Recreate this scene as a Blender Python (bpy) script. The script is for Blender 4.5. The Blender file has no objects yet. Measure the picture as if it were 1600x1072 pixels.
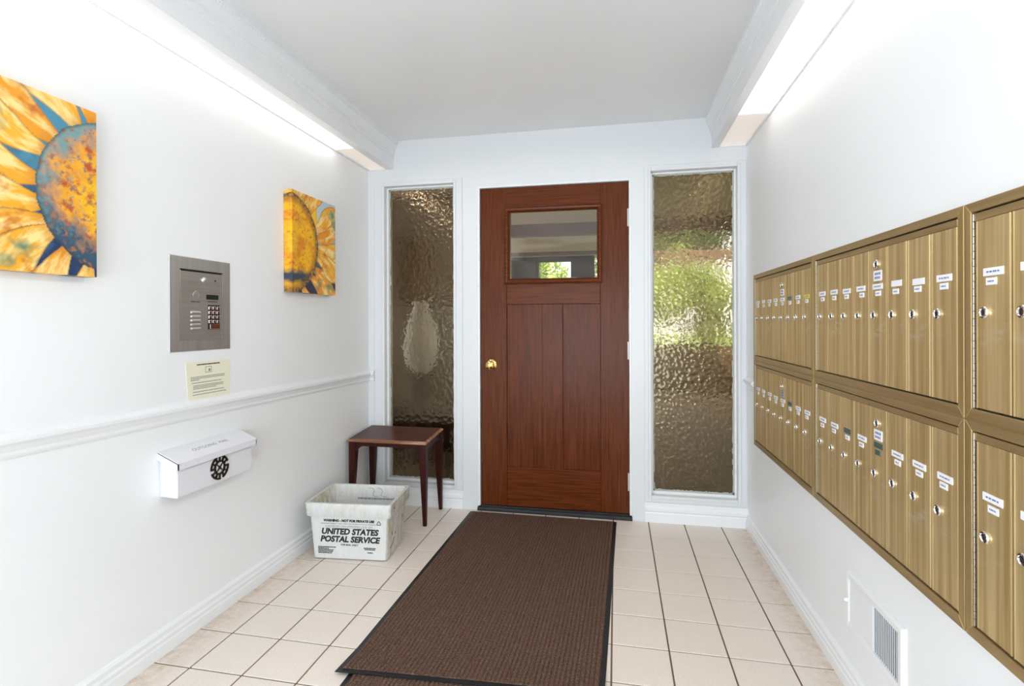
import bpy, bmesh, math, random
from mathutils import Matrix, Vector, noise

S = bpy.context.scene
COL = S.collection
random.seed(7)

# ------------------------------------------------------------------ camera
H = 1.2078
cam_data = bpy.data.cameras.new('camera')
cam_data.sensor_width = 36.0
cam_data.lens = 816.0 / 1600.0 * 36.0
cam_data.shift_y = -33.0 / 1600.0
cam_data.clip_start = 0.05
cam = bpy.data.objects.new('camera', cam_data)
COL.objects.link(cam)
cam.matrix_world = (Matrix.Translation((0, 0, H)) @ Matrix.Rotation(0.1965, 4, 'Z')
                    @ Matrix.Rotation(math.pi / 2, 4, 'X') @ Matrix.Rotation(-0.003, 4, 'Z'))
S.camera = cam

# ------------------------------------------------------------------ world, sun, exposure
W = bpy.data.worlds.new('world')
S.world = W
W.use_nodes = True
bg = W.node_tree.nodes['Background']
bg.inputs['Color'].default_value = (0.86, 0.93, 1.0, 1)
bg.inputs['Strength'].default_value = 1.6

sun_d = bpy.data.lights.new('sun', 'SUN')
sun_d.energy = 10.0
sun_d.angle = 0.01
sun_d.color = (1.0, 0.95, 0.84)
sun = bpy.data.objects.new('sun', sun_d)
COL.objects.link(sun)
sun.rotation_euler = (math.radians(38), math.radians(-32), 0)   # shines over the house towards the garden, from the left

LAMP = 1.65            # radiance of the fluorescent diffusers
LAMP_COL = (1.0, 0.95, 0.885)
TUBE_POWER = 6.5     # the part of each strip's light that its reflector throws down into the room

# cool fill light added behind the camera to brighten the room; source unseen
fill_d = bpy.data.lights.new('rear_fill_light', 'AREA')
fill_d.shape = 'RECTANGLE'
fill_d.size, fill_d.size_y = 2.1, 1.56
fill_d.energy = 50.0
fill_d.color = (0.79, 0.905, 1.0)
fill = bpy.data.objects.new('rear_fill_light', fill_d)
COL.objects.link(fill)
fill.location = (-0.438, -1.66, 0.97)
fill.rotation_euler = (math.radians(90), 0, 0)

S.view_settings.view_transform = 'Standard'
S.view_settings.look = 'None'
S.view_settings.exposure = 0.54
S.view_settings.gamma = 1.0
S.view_settings.use_curve_mapping = False

# ------------------------------------------------------------------ dimensions (metres)
XL, XR = -1.628, 0.752       # side walls
YB = 3.25                    # back wall face
YREAR = -1.75                 # wall behind the camera
ZC = 2.41                    # ceiling


# ------------------------------------------------------------------ material helpers
def srgb(r, g, b):
    def f(c):
        c /= 255.0
        return c / 12.92 if c <= 0.04045 else ((c + 0.055) / 1.055) ** 2.4
    return (f(r), f(g), f(b), 1.0)


class NT:
    """tiny wrapper to write node materials briefly"""
    def __init__(self, name):
        self.m = bpy.data.materials.new(name)
        self.m.use_nodes = True
        self.t = self.m.node_tree
        self.t.nodes.clear()
        self.out = self.n('ShaderNodeOutputMaterial')

    def n(self, kind, **kw):
        nd = self.t.nodes.new(kind)
        for k, v in kw.items():
            if k.startswith('i_'):
                key = k[2:]
                key = int(key) if key.isdigit() else key.replace('_', ' ')
                self.put(nd.inputs[key], v)
            else:
                setattr(nd, k, v)
        return nd

    def put(self, sock, v):
        if isinstance(v, bpy.types.NodeSocket):
            self.t.links.new(v, sock)
        else:
            sock.default_value = v

    def coord(self, scale=(1, 1, 1), kind='Object', rot=(0, 0, 0)):
        tc = self.n('ShaderNodeTexCoord')
        mp = self.n('ShaderNodeMapping')
        self.put(mp.inputs['Vector'], tc.outputs[kind])
        mp.inputs['Scale'].default_value = scale
        mp.inputs['Rotation'].default_value = rot
        return mp.outputs['Vector']

    def noise(self, vec, scale=5.0, detail=3.0, rough=0.55):
        nd = self.n('ShaderNodeTexNoise')
        self.put(nd.inputs['Vector'], vec)
        nd.inputs['Scale'].default_value = scale
        nd.inputs['Detail'].default_value = detail
        nd.inputs['Roughness'].default_value = rough
        return nd.outputs['Fac']

    def ramp(self, fac, stops):
        nd = self.n('ShaderNodeValToRGB')
        self.put(nd.inputs['Fac'], fac)
        el = nd.color_ramp.elements
        while len(el) < len(stops):
            el.new(0.5)
        for e, (p, c) in zip(el, stops):
            e.position = p
            e.color = c if len(c) == 4 else (*c, 1)
        return nd.outputs['Color']

    def math(self, op, a, b=0.0, c=None):
        nd = self.n('ShaderNodeMath', operation=op)
        self.put(nd.inputs[0], a)
        self.put(nd.inputs[1], b)
        if c is not None:
            self.put(nd.inputs[2], c)
        return nd.outputs[0]

    def mix(self, fac, a, b, blend='MIX'):
        nd = self.n('ShaderNodeMix', data_type='RGBA', blend_type=blend)
        self.put(nd.inputs[0], fac)
        self.put(nd.inputs[6], a)
        self.put(nd.inputs[7], b)
        return nd.outputs[2]

    def bump(self, height, strength=0.2, dist=0.002):
        nd = self.n('ShaderNodeBump')
        nd.inputs['Strength'].default_value = strength
        nd.inputs['Distance'].default_value = dist
        self.put(nd.inputs['Height'], height)
        return nd.outputs['Normal']

    def bsdf(self, color, rough=0.5, metal=0.0, normal=None, spec=0.5, coat=0.0):
        p = self.n('ShaderNodeBsdfPrincipled')
        self.put(p.inputs['Base Color'], color)
        self.put(p.inputs['Roughness'], rough)
        self.put(p.inputs['Metallic'], metal)
        self.put(p.inputs['Specular IOR Level'], spec)
        p.inputs['Coat Weight'].default_value = coat
        if normal is not None:
            self.put(p.inputs['Normal'], normal)
        self.put(self.out.inputs['Surface'], p.outputs[0])
        return p


def plain(name, rgb, rough=0.5, metal=0.0, bump=None, spec=0.5):
    t = NT(name)
    nrm = None
    if bump:
        sc, st, di = bump
        nrm = t.bump(t.noise(t.coord(), sc, 4), st, di)
    t.bsdf(rgb, rough, metal, nrm, spec)
    return t.m


def paint_mat(name, rgb, rough, sc, st, var=0.03):
    t = NT(name)
    v = t.coord()
    n1 = t.noise(v, 1.7, 4)
    dark = tuple(c * (1 - var) for c in rgb[:3]) + (1,)
    c = t.ramp(n1, [(0.3, dark), (0.7, rgb)])
    t.bsdf(c, rough, 0, t.bump(t.noise(v, sc, 3), st, 0.001))
    return t.m


def wood_mat(name, c1, c2, c3, axis, rough=0.28, fine=1.0):
    t = NT(name)
    sc = [70 * fine, 70 * fine, 70 * fine]
    sc[axis] = 2.2
    v = t.coord(tuple(sc))
    n1 = t.noise(v, 1.6, 5, 0.65)
    v2 = t.coord((2, 2, 2))
    n2 = t.noise(v2, 1.5, 2)
    c = t.ramp(n1, [(0.25, c1), (0.5, c2), (0.78, c3)])
    c = t.mix(t.math('MULTIPLY', n2, 0.35), c, c1)
    r = t.math('ADD', t.math('MULTIPLY', n1, 0.22), rough - 0.11)
    t.bsdf(c, r, 0, t.bump(n1, 0.25, 0.0012), spec=0.14)
    return t.m


def brass_mat(name, axis, c1, c2, rough=0.40, wear=None, metal=0.65):
    """brushed, aged brass: streaks along an axis, cloudy tarnish, optional key-ring scratches round a lock"""
    t = NT(name)
    sc = [55, 55, 55]
    sc[axis] = 1.1
    info = t.n('ShaderNodeObjectInfo')
    tc = t.n('ShaderNodeTexCoord')
    off = t.n('ShaderNodeVectorMath', operation='ADD')
    t.put(off.inputs[0], tc.outputs['Object'])
    cmb = t.n('ShaderNodeCombineXYZ')
    for k in range(3):
        t.put(cmb.inputs[k], t.math('MULTIPLY', info.outputs['Random'], 3.0 + k))
    t.put(off.inputs[1], cmb.outputs[0])

    def mapped(s):
        mp = t.n('ShaderNodeMapping')
        t.put(mp.inputs['Vector'], off.outputs[0])
        mp.inputs['Scale'].default_value = s
        return mp.outputs[0]
    streak = t.noise(mapped(tuple(sc)), 1.0, 3, 0.6)
    fs = [420, 420, 420]
    fs[axis] = 6
    fine = t.noise(mapped(tuple(fs)), 1.0, 2)
    cloud = t.noise(mapped((6, 6, 3)), 1.3, 3)
    c = t.ramp(streak, [(0.33, c1), (0.64, c2)])
    c = t.mix(t.math('MULTIPLY', cloud, 0.5), c, tuple(x * 0.72 for x in c1[:3]) + (1,))
    r = t.math('ADD', t.math('MULTIPLY', fine, 0.18), rough - 0.09)
    if wear:
        ly, lz, rad = wear
        sep = t.n('ShaderNodeSeparateXYZ')
        t.put(sep.inputs[0], tc.outputs['Object'])
        dy = t.math('SUBTRACT', sep.outputs[1], ly)
        dz = t.math('SUBTRACT', sep.outputs[2], lz)
        d = t.math('SQRT', t.math('ADD', t.math('MULTIPLY', dy, dy), t.math('MULTIPLY', dz, dz)))
        ring = t.math('SUBTRACT', 1.0, t.math('MULTIPLY', t.math('ABSOLUTE', t.math('SUBTRACT', d, rad)), 45.0))
        ring = t.math('MAXIMUM', ring, 0.0)
        below = t.math('GREATER_THAN', t.math('MULTIPLY', dz, -1.0), 0.02)
        blot = t.noise(mapped((25, 25, 90)), 1.0, 3)
        blot = t.math('MAXIMUM', t.math('MULTIPLY', t.math('SUBTRACT', blot, 0.42), 3.0), 0.0)
        w = t.math('MINIMUM', t.math('MULTIPLY', t.math('MULTIPLY', ring, below), t.math('MULTIPLY', blot, info.outputs['Random'])), 0.55)
        c = t.mix(w, c, srgb(225, 213, 185))
    t.bsdf(c, r, metal, t.bump(fine, 0.08, 0.0006))
    return t.m


# ------------------------------------------------------------------ mesh helpers
def new_bm():
    return bmesh.new()


def box(bm, lo, hi, bev=0.0, seg=1):
    lo, hi = Vector(lo), Vector(hi)
    t = bmesh.new()
    bmesh.ops.create_cube(t, size=1.0)
    d = hi - lo
    for v in t.verts:
        v.co = Vector((lo[i] + (v.co[i] + 0.5) * d[i] for i in range(3)))
    if bev > 0:
        bmesh.ops.bevel(t, geom=list(t.edges), offset=bev, segments=seg, affect='EDGES', profile=0.5)
    merge(bm, t)
    return bm


def merge(bm, t, mtx=None, mat=0):
    if mtx is not None:
        bmesh.ops.transform(t, matrix=mtx, verts=list(t.verts))
    me = bpy.data.meshes.new('tmp')
    if mat:
        for f in t.faces:
            f.material_index = mat
    t.to_mesh(me)
    t.free()
    bm.from_mesh(me)
    bpy.data.meshes.remove(me)


def extrude(bm, pts, axis, a0, a1, mat=0):
    """closed 2-D polygon (in the two other axes, in order) drawn out along an axis"""
    oth = [i for i in range(3) if i != axis]
    rings = []
    for a in (a0, a1):
        r = []
        for p in pts:
            c = [0, 0, 0]
            c[axis] = a
            c[oth[0]], c[oth[1]] = p
            r.append(bm.verts.new(c))
        rings.append(r)
    n = len(pts)
    fs = []
    for i in range(n):
        fs.append(bm.faces.new((rings[0][i], rings[0][(i + 1) % n], rings[1][(i + 1) % n], rings[1][i])))
    fs.append(bm.faces.new(rings[0][::-1]))
    fs.append(bm.faces.new(rings[1]))
    for f in fs:
        f.material_index = mat
    return bm


def loft(bm, rings, close_start=True, close_end=True, mat=0):
    vr = [[bm.verts.new(p) for p in r] for r in rings]
    n = len(rings[0])
    for a, b in zip(vr, vr[1:]):
        for i in range(n):
            f = bm.faces.new((a[i], a[(i + 1) % n], b[(i + 1) % n], b[i]))
            f.material_index = mat
    if close_start:
        bm.faces.new(vr[0][::-1]).material_index = mat
    if close_end:
        bm.faces.new(vr[-1]).material_index = mat
    return bm


def lathe(bm, prof, seg=20, mtx=None):
    """profile of (radius, height) turned round local z"""
    t = bmesh.new()
    rings = [[(r * math.cos(2 * math.pi * k / seg), r * math.sin(2 * math.pi * k / seg), h) for k in range(seg)]
             for r, h in prof]
    loft(t, rings)
    merge(bm, t, mtx)
    return bm


def tube(bm, pts, r, seg=6):
    pts = [Vector(p) for p in pts]
    rings = []
    for i, p in enumerate(pts):
        d = (pts[min(i + 1, len(pts) - 1)] - pts[max(i - 1, 0)]).normalized()
        up = Vector((0, 0, 1)) if abs(d.z) < 0.9 else Vector((1, 0, 0))
        a = d.cross(up).normalized()
        b = d.cross(a)
        rings.append([p + r * (math.cos(2 * math.pi * k / seg) * a + math.sin(2 * math.pi * k / seg) * b) for k in range(seg)])
    return loft(bm, rings)


def finish(bm, shift=None, smooth=False):
    bmesh.ops.recalc_face_normals(bm, faces=list(bm.faces))
    if shift is not None:
        bmesh.ops.translate(bm, vec=-Vector(shift), verts=list(bm.verts))
    me = bpy.data.meshes.new('mesh')
    bm.to_mesh(me)
    bm.free()
    if smooth:
        me.polygons.foreach_set('use_smooth', [True] * len(me.polygons))
        if hasattr(me, 'set_sharp_from_angle'):
            me.set_sharp_from_angle(angle=math.radians(smooth if smooth is not True else 35))
    return me


def root_loc(o):
    while o is not None and o.parent is not None:
        o = o.parent
    return Vector(o.location) if o is not None else None


def obj(name, bm, mat, parent=None, smooth=False, local=False):
    """one mesh object; under a parent the world coordinates are made local to the thing's root"""
    me = finish(bm, None if (parent is None or local) else root_loc(parent), smooth) if isinstance(bm, bmesh.types.BMesh) else bm
    me.name = name
    if mat is not None and len(me.materials) == 0:
        for m in (mat if isinstance(mat, (list, tuple)) else [mat]):
            me.materials.append(m)
    o = bpy.data.objects.new(name, me)
    COL.objects.link(o)
    o.parent = parent
    return o


def thing(name, label, cat, loc=(0, 0, 0), rotz=0.0, group=None):
    o = bpy.data.objects.new(name, None)
    o.empty_display_size = 0.05
    COL.objects.link(o)
    o.location = loc
    o.rotation_euler = (0, 0, rotz)
    return tag(o, label, cat, group)


def tag(o, label, cat, group=None):
    o['label'] = label
    o['category'] = cat
    if group:
        o['group'] = group
    return o


def struct(name, bm, mat, parent=None, label=None, smooth=False):
    o = obj(name, bm, mat, parent, smooth)
    if parent is None:
        o['kind'] = 'structure'
    if label:
        o['label'] = label
    return o


def struct_root(name, loc, label=None):
    o = bpy.data.objects.new(name, None)
    o.empty_display_size = 0.05
    COL.objects.link(o)
    o.location = loc
    o['kind'] = 'structure'
    if label:
        o['label'] = label
    return o


def text_bm(s, size, depth=0.0004, bold=0.0, shear=0.0, align='CENTER', space=1.0, xscale=1.0):
    """flat lettering in the local xy plane, centred on the origin"""
    cu = bpy.data.curves.new('lettering', 'FONT')
    cu.body = s
    cu.size = size
    cu.offset = bold
    cu.shear = shear
    cu.align_x = align
    cu.align_y = 'CENTER'
    cu.space_character = space
    cu.resolution_u = 3
    cu.extrude = depth / 2
    o = bpy.data.objects.new('lettering', cu)
    COL.objects.link(o)
    bpy.context.view_layer.update()
    me = bpy.data.meshes.new_from_object(o)
    bpy.data.objects.remove(o)
    bpy.data.curves.remove(cu)
    t = bmesh.new()
    t.from_mesh(me)
    bpy.data.meshes.remove(me)
    if xscale != 1.0:
        bmesh.ops.scale(t, vec=(xscale, 1, 1), verts=list(t.verts))
    return t


def frame_mtx(origin, xdir, ydir):
    x = Vector(xdir).normalized()
    y = Vector(ydir).normalized()
    z = x.cross(y).normalized()
    y = z.cross(x)
    m = Matrix((x, y, z)).transposed().to_4x4()
    m.translation = Vector(origin)
    return m


# ------------------------------------------------------------------ materials
M = {}
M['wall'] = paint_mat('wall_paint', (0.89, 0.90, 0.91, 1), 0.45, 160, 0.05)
M['trim'] = paint_mat('trim_paint', (0.875, 0.888, 0.90, 1), 0.3, 60, 0.04)
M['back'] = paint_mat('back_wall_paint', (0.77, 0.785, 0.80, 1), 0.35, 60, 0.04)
M['cove'] = paint_mat('cove_paint', (0.90, 0.91, 0.92, 1), 0.38, 90, 0.10)
M['ceiling'] = paint_mat('ceiling_paint', (0.89, 0.893, 0.898, 1), 0.42, 70, 0.25)


def tile_mat(name, brick=False):
    t = NT(name)
    v = t.coord()
    geo = t.n('ShaderNodeNewGeometry')
    info = t.n('ShaderNodeObjectInfo')
    speck = t.noise(geo.outputs['Position'], 160, 3)
    cloud = t.noise(geo.outputs['Position'], 9, 4)
    c = t.ramp(speck, [(0.3, srgb(227, 215, 204)), (0.55, srgb(238, 228, 218)), (0.8, srgb(242, 234, 226))])
    c = t.mix(t.math('MULTIPLY', cloud, 0.30), c, srgb(226, 208, 194))
    c = t.mix(t.math('MULTIPLY', info.outputs['Random'], 0.25), c, srgb(238, 224, 214))
    # grime trodden in along both walls
    sep = t.n('ShaderNodeSeparateXYZ')
    t.put(sep.inputs[0], geo.outputs['Position'])
    dl = t.math('SUBTRACT', 1.0, t.math('MULTIPLY', t.math('SUBTRACT', sep.outputs[0], XL), 6.0))
    dr = t.math('SUBTRACT', 1.0, t.math('MULTIPLY', t.math('SUBTRACT', XR, sep.outputs[0]), 8.0))
    edge = t.math('MAXIMUM', t.math('MAXIMUM', dl, dr), 0.0)
    gn = t.noise(geo.outputs['Position'], 28, 5, 0.7)
    grime = t.math('MULTIPLY', edge, t.math('MAXIMUM', t.math('MULTIPLY', t.math('SUBTRACT', gn, 0.33), 2.2), 0.0))
    c = t.mix(t.math('MINIMUM', grime, 0.75), c, srgb(186, 152, 118))
    nrm = t.bump(t.noise(geo.outputs['Position'], 120, 3), 0.06, 0.001)
    if brick:
        br = t.n('ShaderNodeTexBrick')
        br.offset = 0.0
        mp = t.n('ShaderNodeMapping')
        t.put(mp.inputs[0], geo.outputs['Position'])
        mp.inputs['Location'].default_value = (1.468, -3.036, 0)
        t.put(br.inputs['Vector'], mp.outputs[0])
        br.inputs['Scale'].default_value = 1.0
        br.inputs['Brick Width'].default_value = 0.207
        br.inputs['Row Height'].default_value = 0.209
        br.inputs['Mortar Size'].default_value = 0.0025
        c = t.mix(br.outputs['Fac'], c, srgb(128, 108, 92))
    t.bsdf(c, 0.38, 0, nrm)
    return t.m


M['tile'] = tile_mat('floor_tile')
M['tile_far'] = tile_mat('floor_tile_far', True)
M['grout'] = plain('grout', srgb(112, 94, 78), 0.9, 0, (200, 0.3, 0.001))

DW = (srgb(66, 29, 9), srgb(100, 47, 18), srgb(126, 68, 34))
M['door_v'] = wood_mat('door_wood_upright', *DW, axis=2)
M['door_h'] = wood_mat('door_wood_level', *DW, axis=0)
TW = (srgb(34, 12, 10), srgb(58, 22, 17), srgb(80, 34, 26))
M['table_leg'] = wood_mat('table_wood_leg', *TW, axis=2, rough=0.4)
M['table_top'] = wood_mat('table_wood_top', srgb(60, 30, 24), srgb(86, 50, 42), srgb(112, 72, 60), axis=0, rough=0.3)
M['table_edge'] = wood_mat('table_wood_worn_edge', srgb(92, 54, 40), srgb(150, 104, 78), srgb(226, 196, 162), axis=0, rough=0.45, fine=0.6)
M['black'] = plain('black_rubber', srgb(24, 25, 28), 0.45, 0, (150, 0.3, 0.001))
M['polished_brass'] = plain('polished_brass', srgb(232, 200, 120), 0.12, 1.0)
M['steel'] = brass_mat('brushed_steel', 2, (0.50, 0.49, 0.475, 1), (0.62, 0.61, 0.595, 1), 0.38, metal=0.85)
M['steel_face'] = brass_mat('brushed_steel_face', 1, (0.44, 0.42, 0.395, 1), (0.55, 0.525, 0.50, 1), 0.38, metal=0.85)
M['chrome'] = plain('chrome', (0.82, 0.82, 0.82, 1), 0.12, 1.0)
M['pale_chrome'] = plain('satin_chrome', (0.80, 0.78, 0.74, 1), 0.3, 1.0)
M['dark'] = plain('dark_gap', srgb(22, 18, 14), 0.8)
M['ink'] = plain('black_ink', srgb(28, 28, 30), 0.6)
M['grey_ink'] = plain('grey_ink', srgb(132, 132, 136), 0.6)
M['pale_ink'] = plain('faded_ink', srgb(150, 156, 166), 0.6)
M['blue_ink'] = plain('blue_ink', srgb(120, 130, 165), 0.6)
M['lcd'] = plain('lcd_glass', srgb(34, 48, 34), 0.15)
M['paper'] = plain('cream_paper', srgb(236, 233, 208), 0.7)
M['label_white'] = plain('white_label', srgb(242, 242, 246), 0.5)
M['label_grey'] = plain('grey_label', srgb(170, 172, 170), 0.5)
M['label_dark'] = plain('dark_label', srgb(70, 92, 92), 0.4)
M['label_yellow'] = plain('yellow_label', srgb(222, 212, 70), 0.5)
M['enamel'] = plain('white_enamel', (0.80, 0.80, 0.84, 1), 0.3, 0, (40, 0.03, 0.001))
M['bronze'] = plain('dark_bronze', srgb(58, 46, 30), 0.42, 0.7, (120, 0.3, 0.001))
M['hinge'] = plain('painted_hinge', srgb(205, 206, 204), 0.35, 0.2)
B1, B2 = (0.55, 0.375, 0.145, 1), (0.90, 0.69, 0.37, 1)
M['brass_door'] = brass_mat('aged_brass_door', 2, B1, B2, 0.42, wear=(0.022, -0.0, 0.055))
M['brass_v'] = brass_mat('aged_brass_upright', 2, (0.46, 0.315, 0.125, 1), (0.60, 0.43, 0.20, 1), 0.36)
M['brass_h'] = brass_mat('aged_brass_level', 1, (0.42, 0.285, 0.12, 1), (0.54, 0.385, 0.185, 1), 0.36)
M['bright_edge'] = plain('bare_metal_edge', srgb(232, 220, 192), 0.3, 0.8)


def tub_mat():
    t = NT('scuffed_white_plastic')
    v = t.coord()
    n1 = t.noise(v, 9, 5, 0.7)
    n2 = t.noise(t.coord((1, 1, 0.35)), 38, 4, 0.7)
    sep = t.n('ShaderNodeSeparateXYZ')
    tc = t.n('ShaderNodeTexCoord')
    t.put(sep.inputs[0], tc.outputs['Object'])
    sn = t.n('ShaderNodeSeparateXYZ')
    t.put(sn.inputs[0], tc.outputs['Normal'])
    side = t.math('GREATER_THAN', t.math('ABSOLUTE', sn.outputs[0]), 0.5)
    high = t.math('GREATER_THAN', sep.outputs[2], 0.222)
    amount = t.math('ADD', t.math('ADD', 0.10, t.math('MULTIPLY', side, 0.55)), t.math('MULTIPLY', high, 0.16))
    f = t.math('MULTIPLY', amount, t.math('MAXIMUM', t.math('MULTIPLY', t.math('SUBTRACT', n2, 0.40), 6.0), 0.0))
    c = t.mix(t.math('MINIMUM', f, 0.8), (0.70, 0.705, 0.70, 1), srgb(176, 168, 132))
    c = t.mix(t.math('MULTIPLY', n1, 0.2), c, srgb(212, 208, 196))
    t.bsdf(c, 0.45, 0, t.bump(n2, 0.1, 0.001))
    return t.m


M['tub'] = tub_mat()


def mat_carpet():
    t = NT('brown_ribbed_carpet')
    v = t.coord()
    n1 = t.noise(v, 210, 3, 0.7)
    n2 = t.noise(v, 90, 2)
    c = t.ramp(n1, [(0.28, srgb(54, 40, 32)), (0.5, srgb(100, 78, 66)), (0.66, srgb(134, 110, 96)), (0.8, srgb(186, 160, 142))])
    c = t.mix(t.math('MAXIMUM', t.math('MULTIPLY', t.math('SUBTRACT', n2, 0.55), 3.0), 0.0), c, srgb(116, 66, 54))
    t.bsdf(c, 0.95, 0, t.bump(n1, 0.7, 0.004), spec=0.1)
    return t.m


M['carpet'] = mat_carpet()


def hammered_glass():
    """bronze-tinted hammered glass"""
    t = NT('hammered_bronze_glass')
    v = t.coord()
    vo = t.n('ShaderNodeTexVoronoi', feature='SMOOTH_F1')
    dis = t.n('ShaderNodeTexNoise')
    t.put(dis.inputs['Vector'], v)
    dis.inputs['Scale'].default_value = 26
    dv = t.n('ShaderNodeVectorMath', operation='SCALE')
    t.put(dv.inputs[0], dis.outputs['Color'])
    dv.inputs['Scale'].default_value = 0.022
    ad = t.n('ShaderNodeVectorMath', operation='ADD')
    t.put(ad.inputs[0], v)
    t.put(ad.inputs[1], dv.outputs[0])
    t.put(vo.inputs['Vector'], ad.outputs[0])
    vo.inputs['Scale'].default_value = 40
    vo.inputs['Smoothness'].default_value = 0.45
    nrm = t.bump(vo.outputs['Distance'], 0.6, 0.0030)
    rf = t.n('ShaderNodeBsdfRefraction')
    rf.inputs['Color'].default_value = (0.78, 0.725, 0.65, 1)
    rf.inputs['IOR'].default_value = 1.45
    rf.inputs['Roughness'].default_value = 0.06
    t.put(rf.inputs['Normal'], nrm)
    gl = t.n('ShaderNodeBsdfGlossy')
    gl.inputs['Color'].default_value = (1.0, 0.82, 0.56, 1)
    gl.inputs['Roughness'].default_value = 0.05
    t.put(gl.inputs['Normal'], nrm)
    fr = t.n('ShaderNodeFresnel')
    fr.inputs['IOR'].default_value = 1.52
    t.put(fr.inputs['Normal'], nrm)
    mx = t.n('ShaderNodeMixShader')
    t.put(mx.inputs[0], t.math('MINIMUM', t.math('MULTIPLY', fr.outputs[0], 1.25), 1.0))
    t.put(mx.inputs[1], rf.outputs[0])
    t.put(mx.inputs[2], gl.outputs[0])
    t.put(t.out.inputs['Surface'], mx.outputs[0])
    return t.m


M['hammered'] = hammered_glass()


def clear_glass():
    t = NT('clear_door_glass')
    wob = t.bump(t.noise(t.coord((1, 1, 3)), 3.0, 1), 0.3, 0.01)
    tr = t.n('ShaderNodeBsdfTransparent')
    tr.inputs['Color'].default_value = (0.96, 0.92, 0.85, 1)
    gl = t.n('ShaderNodeBsdfGlossy')
    gl.inputs['Roughness'].default_value = 0.0
    t.put(gl.inputs['Normal'], wob)
    fr = t.n('ShaderNodeFresnel')
    fr.inputs['IOR'].default_value = 1.5
    mx = t.n('ShaderNodeMixShader')
    t.put(mx.inputs[0], fr.outputs[0])
    t.put(mx.inputs[1], tr.outputs[0])
    t.put(mx.inputs[2], gl.outputs[0])
    t.put(t.out.inputs['Surface'], mx.outputs[0])
    return t.m


M['clear'] = clear_glass()


def emit_mat(name, col, strength):
    t = NT(name)
    e = t.n('ShaderNodeEmission')
    e.inputs['Color'].default_value = (*col, 1)
    e.inputs['Strength'].default_value = strength
    t.put(t.out.inputs['Surface'], e.outputs[0])
    return t.m


M['lamp'] = emit_mat('lit_diffuser', LAMP_COL, LAMP)
M['lens_end'] = plain('dim_glow_diffuser', (0.90, 0.85, 0.80, 1), 0.3, 0, (6, 0.1, 0.002))
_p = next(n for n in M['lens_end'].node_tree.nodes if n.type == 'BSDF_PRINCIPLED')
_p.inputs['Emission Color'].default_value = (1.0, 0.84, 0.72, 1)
_p.inputs['Emission Strength'].default_value = 0.20       # faint glow put in, standing for tube light spilling past its lit end
# outdoors
M['porch_soffit'] = paint_mat('porch_soffit', srgb(226, 206, 178), 0.7, 40, 0.1)
M['porch_wood'] = wood_mat('porch_timber', srgb(90, 56, 24), srgb(132, 86, 42), srgb(160, 112, 60), axis=0, rough=0.6)
M['porch_wall'] = paint_mat('porch_brown_wall', srgb(116, 98, 80), 0.8, 30, 0.3, 0.15)
M['porch_dark'] = paint_mat('porch_dark_wall', srgb(62, 43, 27), 0.8, 30, 0.3, 0.15)
M['concrete'] = paint_mat('porch_concrete', srgb(98, 82, 67), 0.85, 30, 0.3, 0.1)
M['grass'] = paint_mat('lawn', srgb(104, 132, 58), 0.9, 60, 0.4, 0.3)
M['pale_stone'] = plain('pale_glaze', srgb(226, 226, 220), 0.4)


def leaf_mat(name, c1, c2):
    t = NT(name)
    info = t.n('ShaderNodeNewGeometry')
    c = t.ramp(t.noise(info.outputs['Position'], 5, 3), [(0.3, c1), (0.7, c2)])
    p = t.bsdf(c, 0.5)
    tl = t.n('ShaderNodeBsdfTranslucent')
    t.put(tl.inputs['Color'], c)
    mx = t.n('ShaderNodeMixShader')
    mx.inputs[0].default_value = 0.4
    t.put(mx.inputs[1], p.outputs[0])
    t.put(mx.inputs[2], tl.outputs[0])
    t.put(t.out.inputs['Surface'], mx.outputs[0])
    return t.m


M['leaf'] = leaf_mat('sunlit_leaf', srgb(120, 150, 62), srgb(190, 206, 124))
M['leaf_shade'] = leaf_mat('shaded_leaf', srgb(78, 100, 52), srgb(128, 146, 92))  # darker copy of the sunlit leaf, shade put into its colour
M['bark'] = plain('bark', srgb(86, 68, 52), 0.9, 0, (30, 0.5, 0.01))

# ================================================================== THE SETTING
# ---- floor: grout bed with every tile in view laid on it
TS, RS, X0, Y0 = 0.207, 0.209, -1.468, 3.036      # pitch along x and y, first grout crossing
bm = new_bm()
box(bm, (XL, 0.62, -0.12), (XR, YB + 0.0, -0.003))
floor = struct('floor', bm, M['grout'])
G = 0.0060
cols = [XL] + [X0 + TS * k for k in range(0, 11)] + [XR]
rows = [YB + 0.0] + [Y0 - RS * k for k in range(0, 12)]
tile_cache = {}
for a, b in zip(cols, cols[1:]):
    for c, d in zip(rows, rows[1:]):
        w, l = round(b - a - G, 4), round(c - d - G, 4)
        if (w, l) not in tile_cache:
            t = new_bm()
            box(t, (-w / 2, -l / 2, -0.009), (w / 2, l / 2, 0), 0.0012)
            me = finish(t)
            me.name = 'tile'
            me.materials.append(M['tile'])
            tile_cache[(w, l)] = me
        o = bpy.data.objects.new('tile', tile_cache[(w, l)])
        COL.objects.link(o)
        o.parent = floor
        o.location = ((a + b) / 2, (c + d) / 2, 0)
bm = new_bm()
box(bm, (XL, YREAR, -0.12), (XR, 0.62, 0.0))
o = obj('rear_tiles', bm, M['tile_far'], floor)
o['kind'] = 'stuff'

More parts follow.
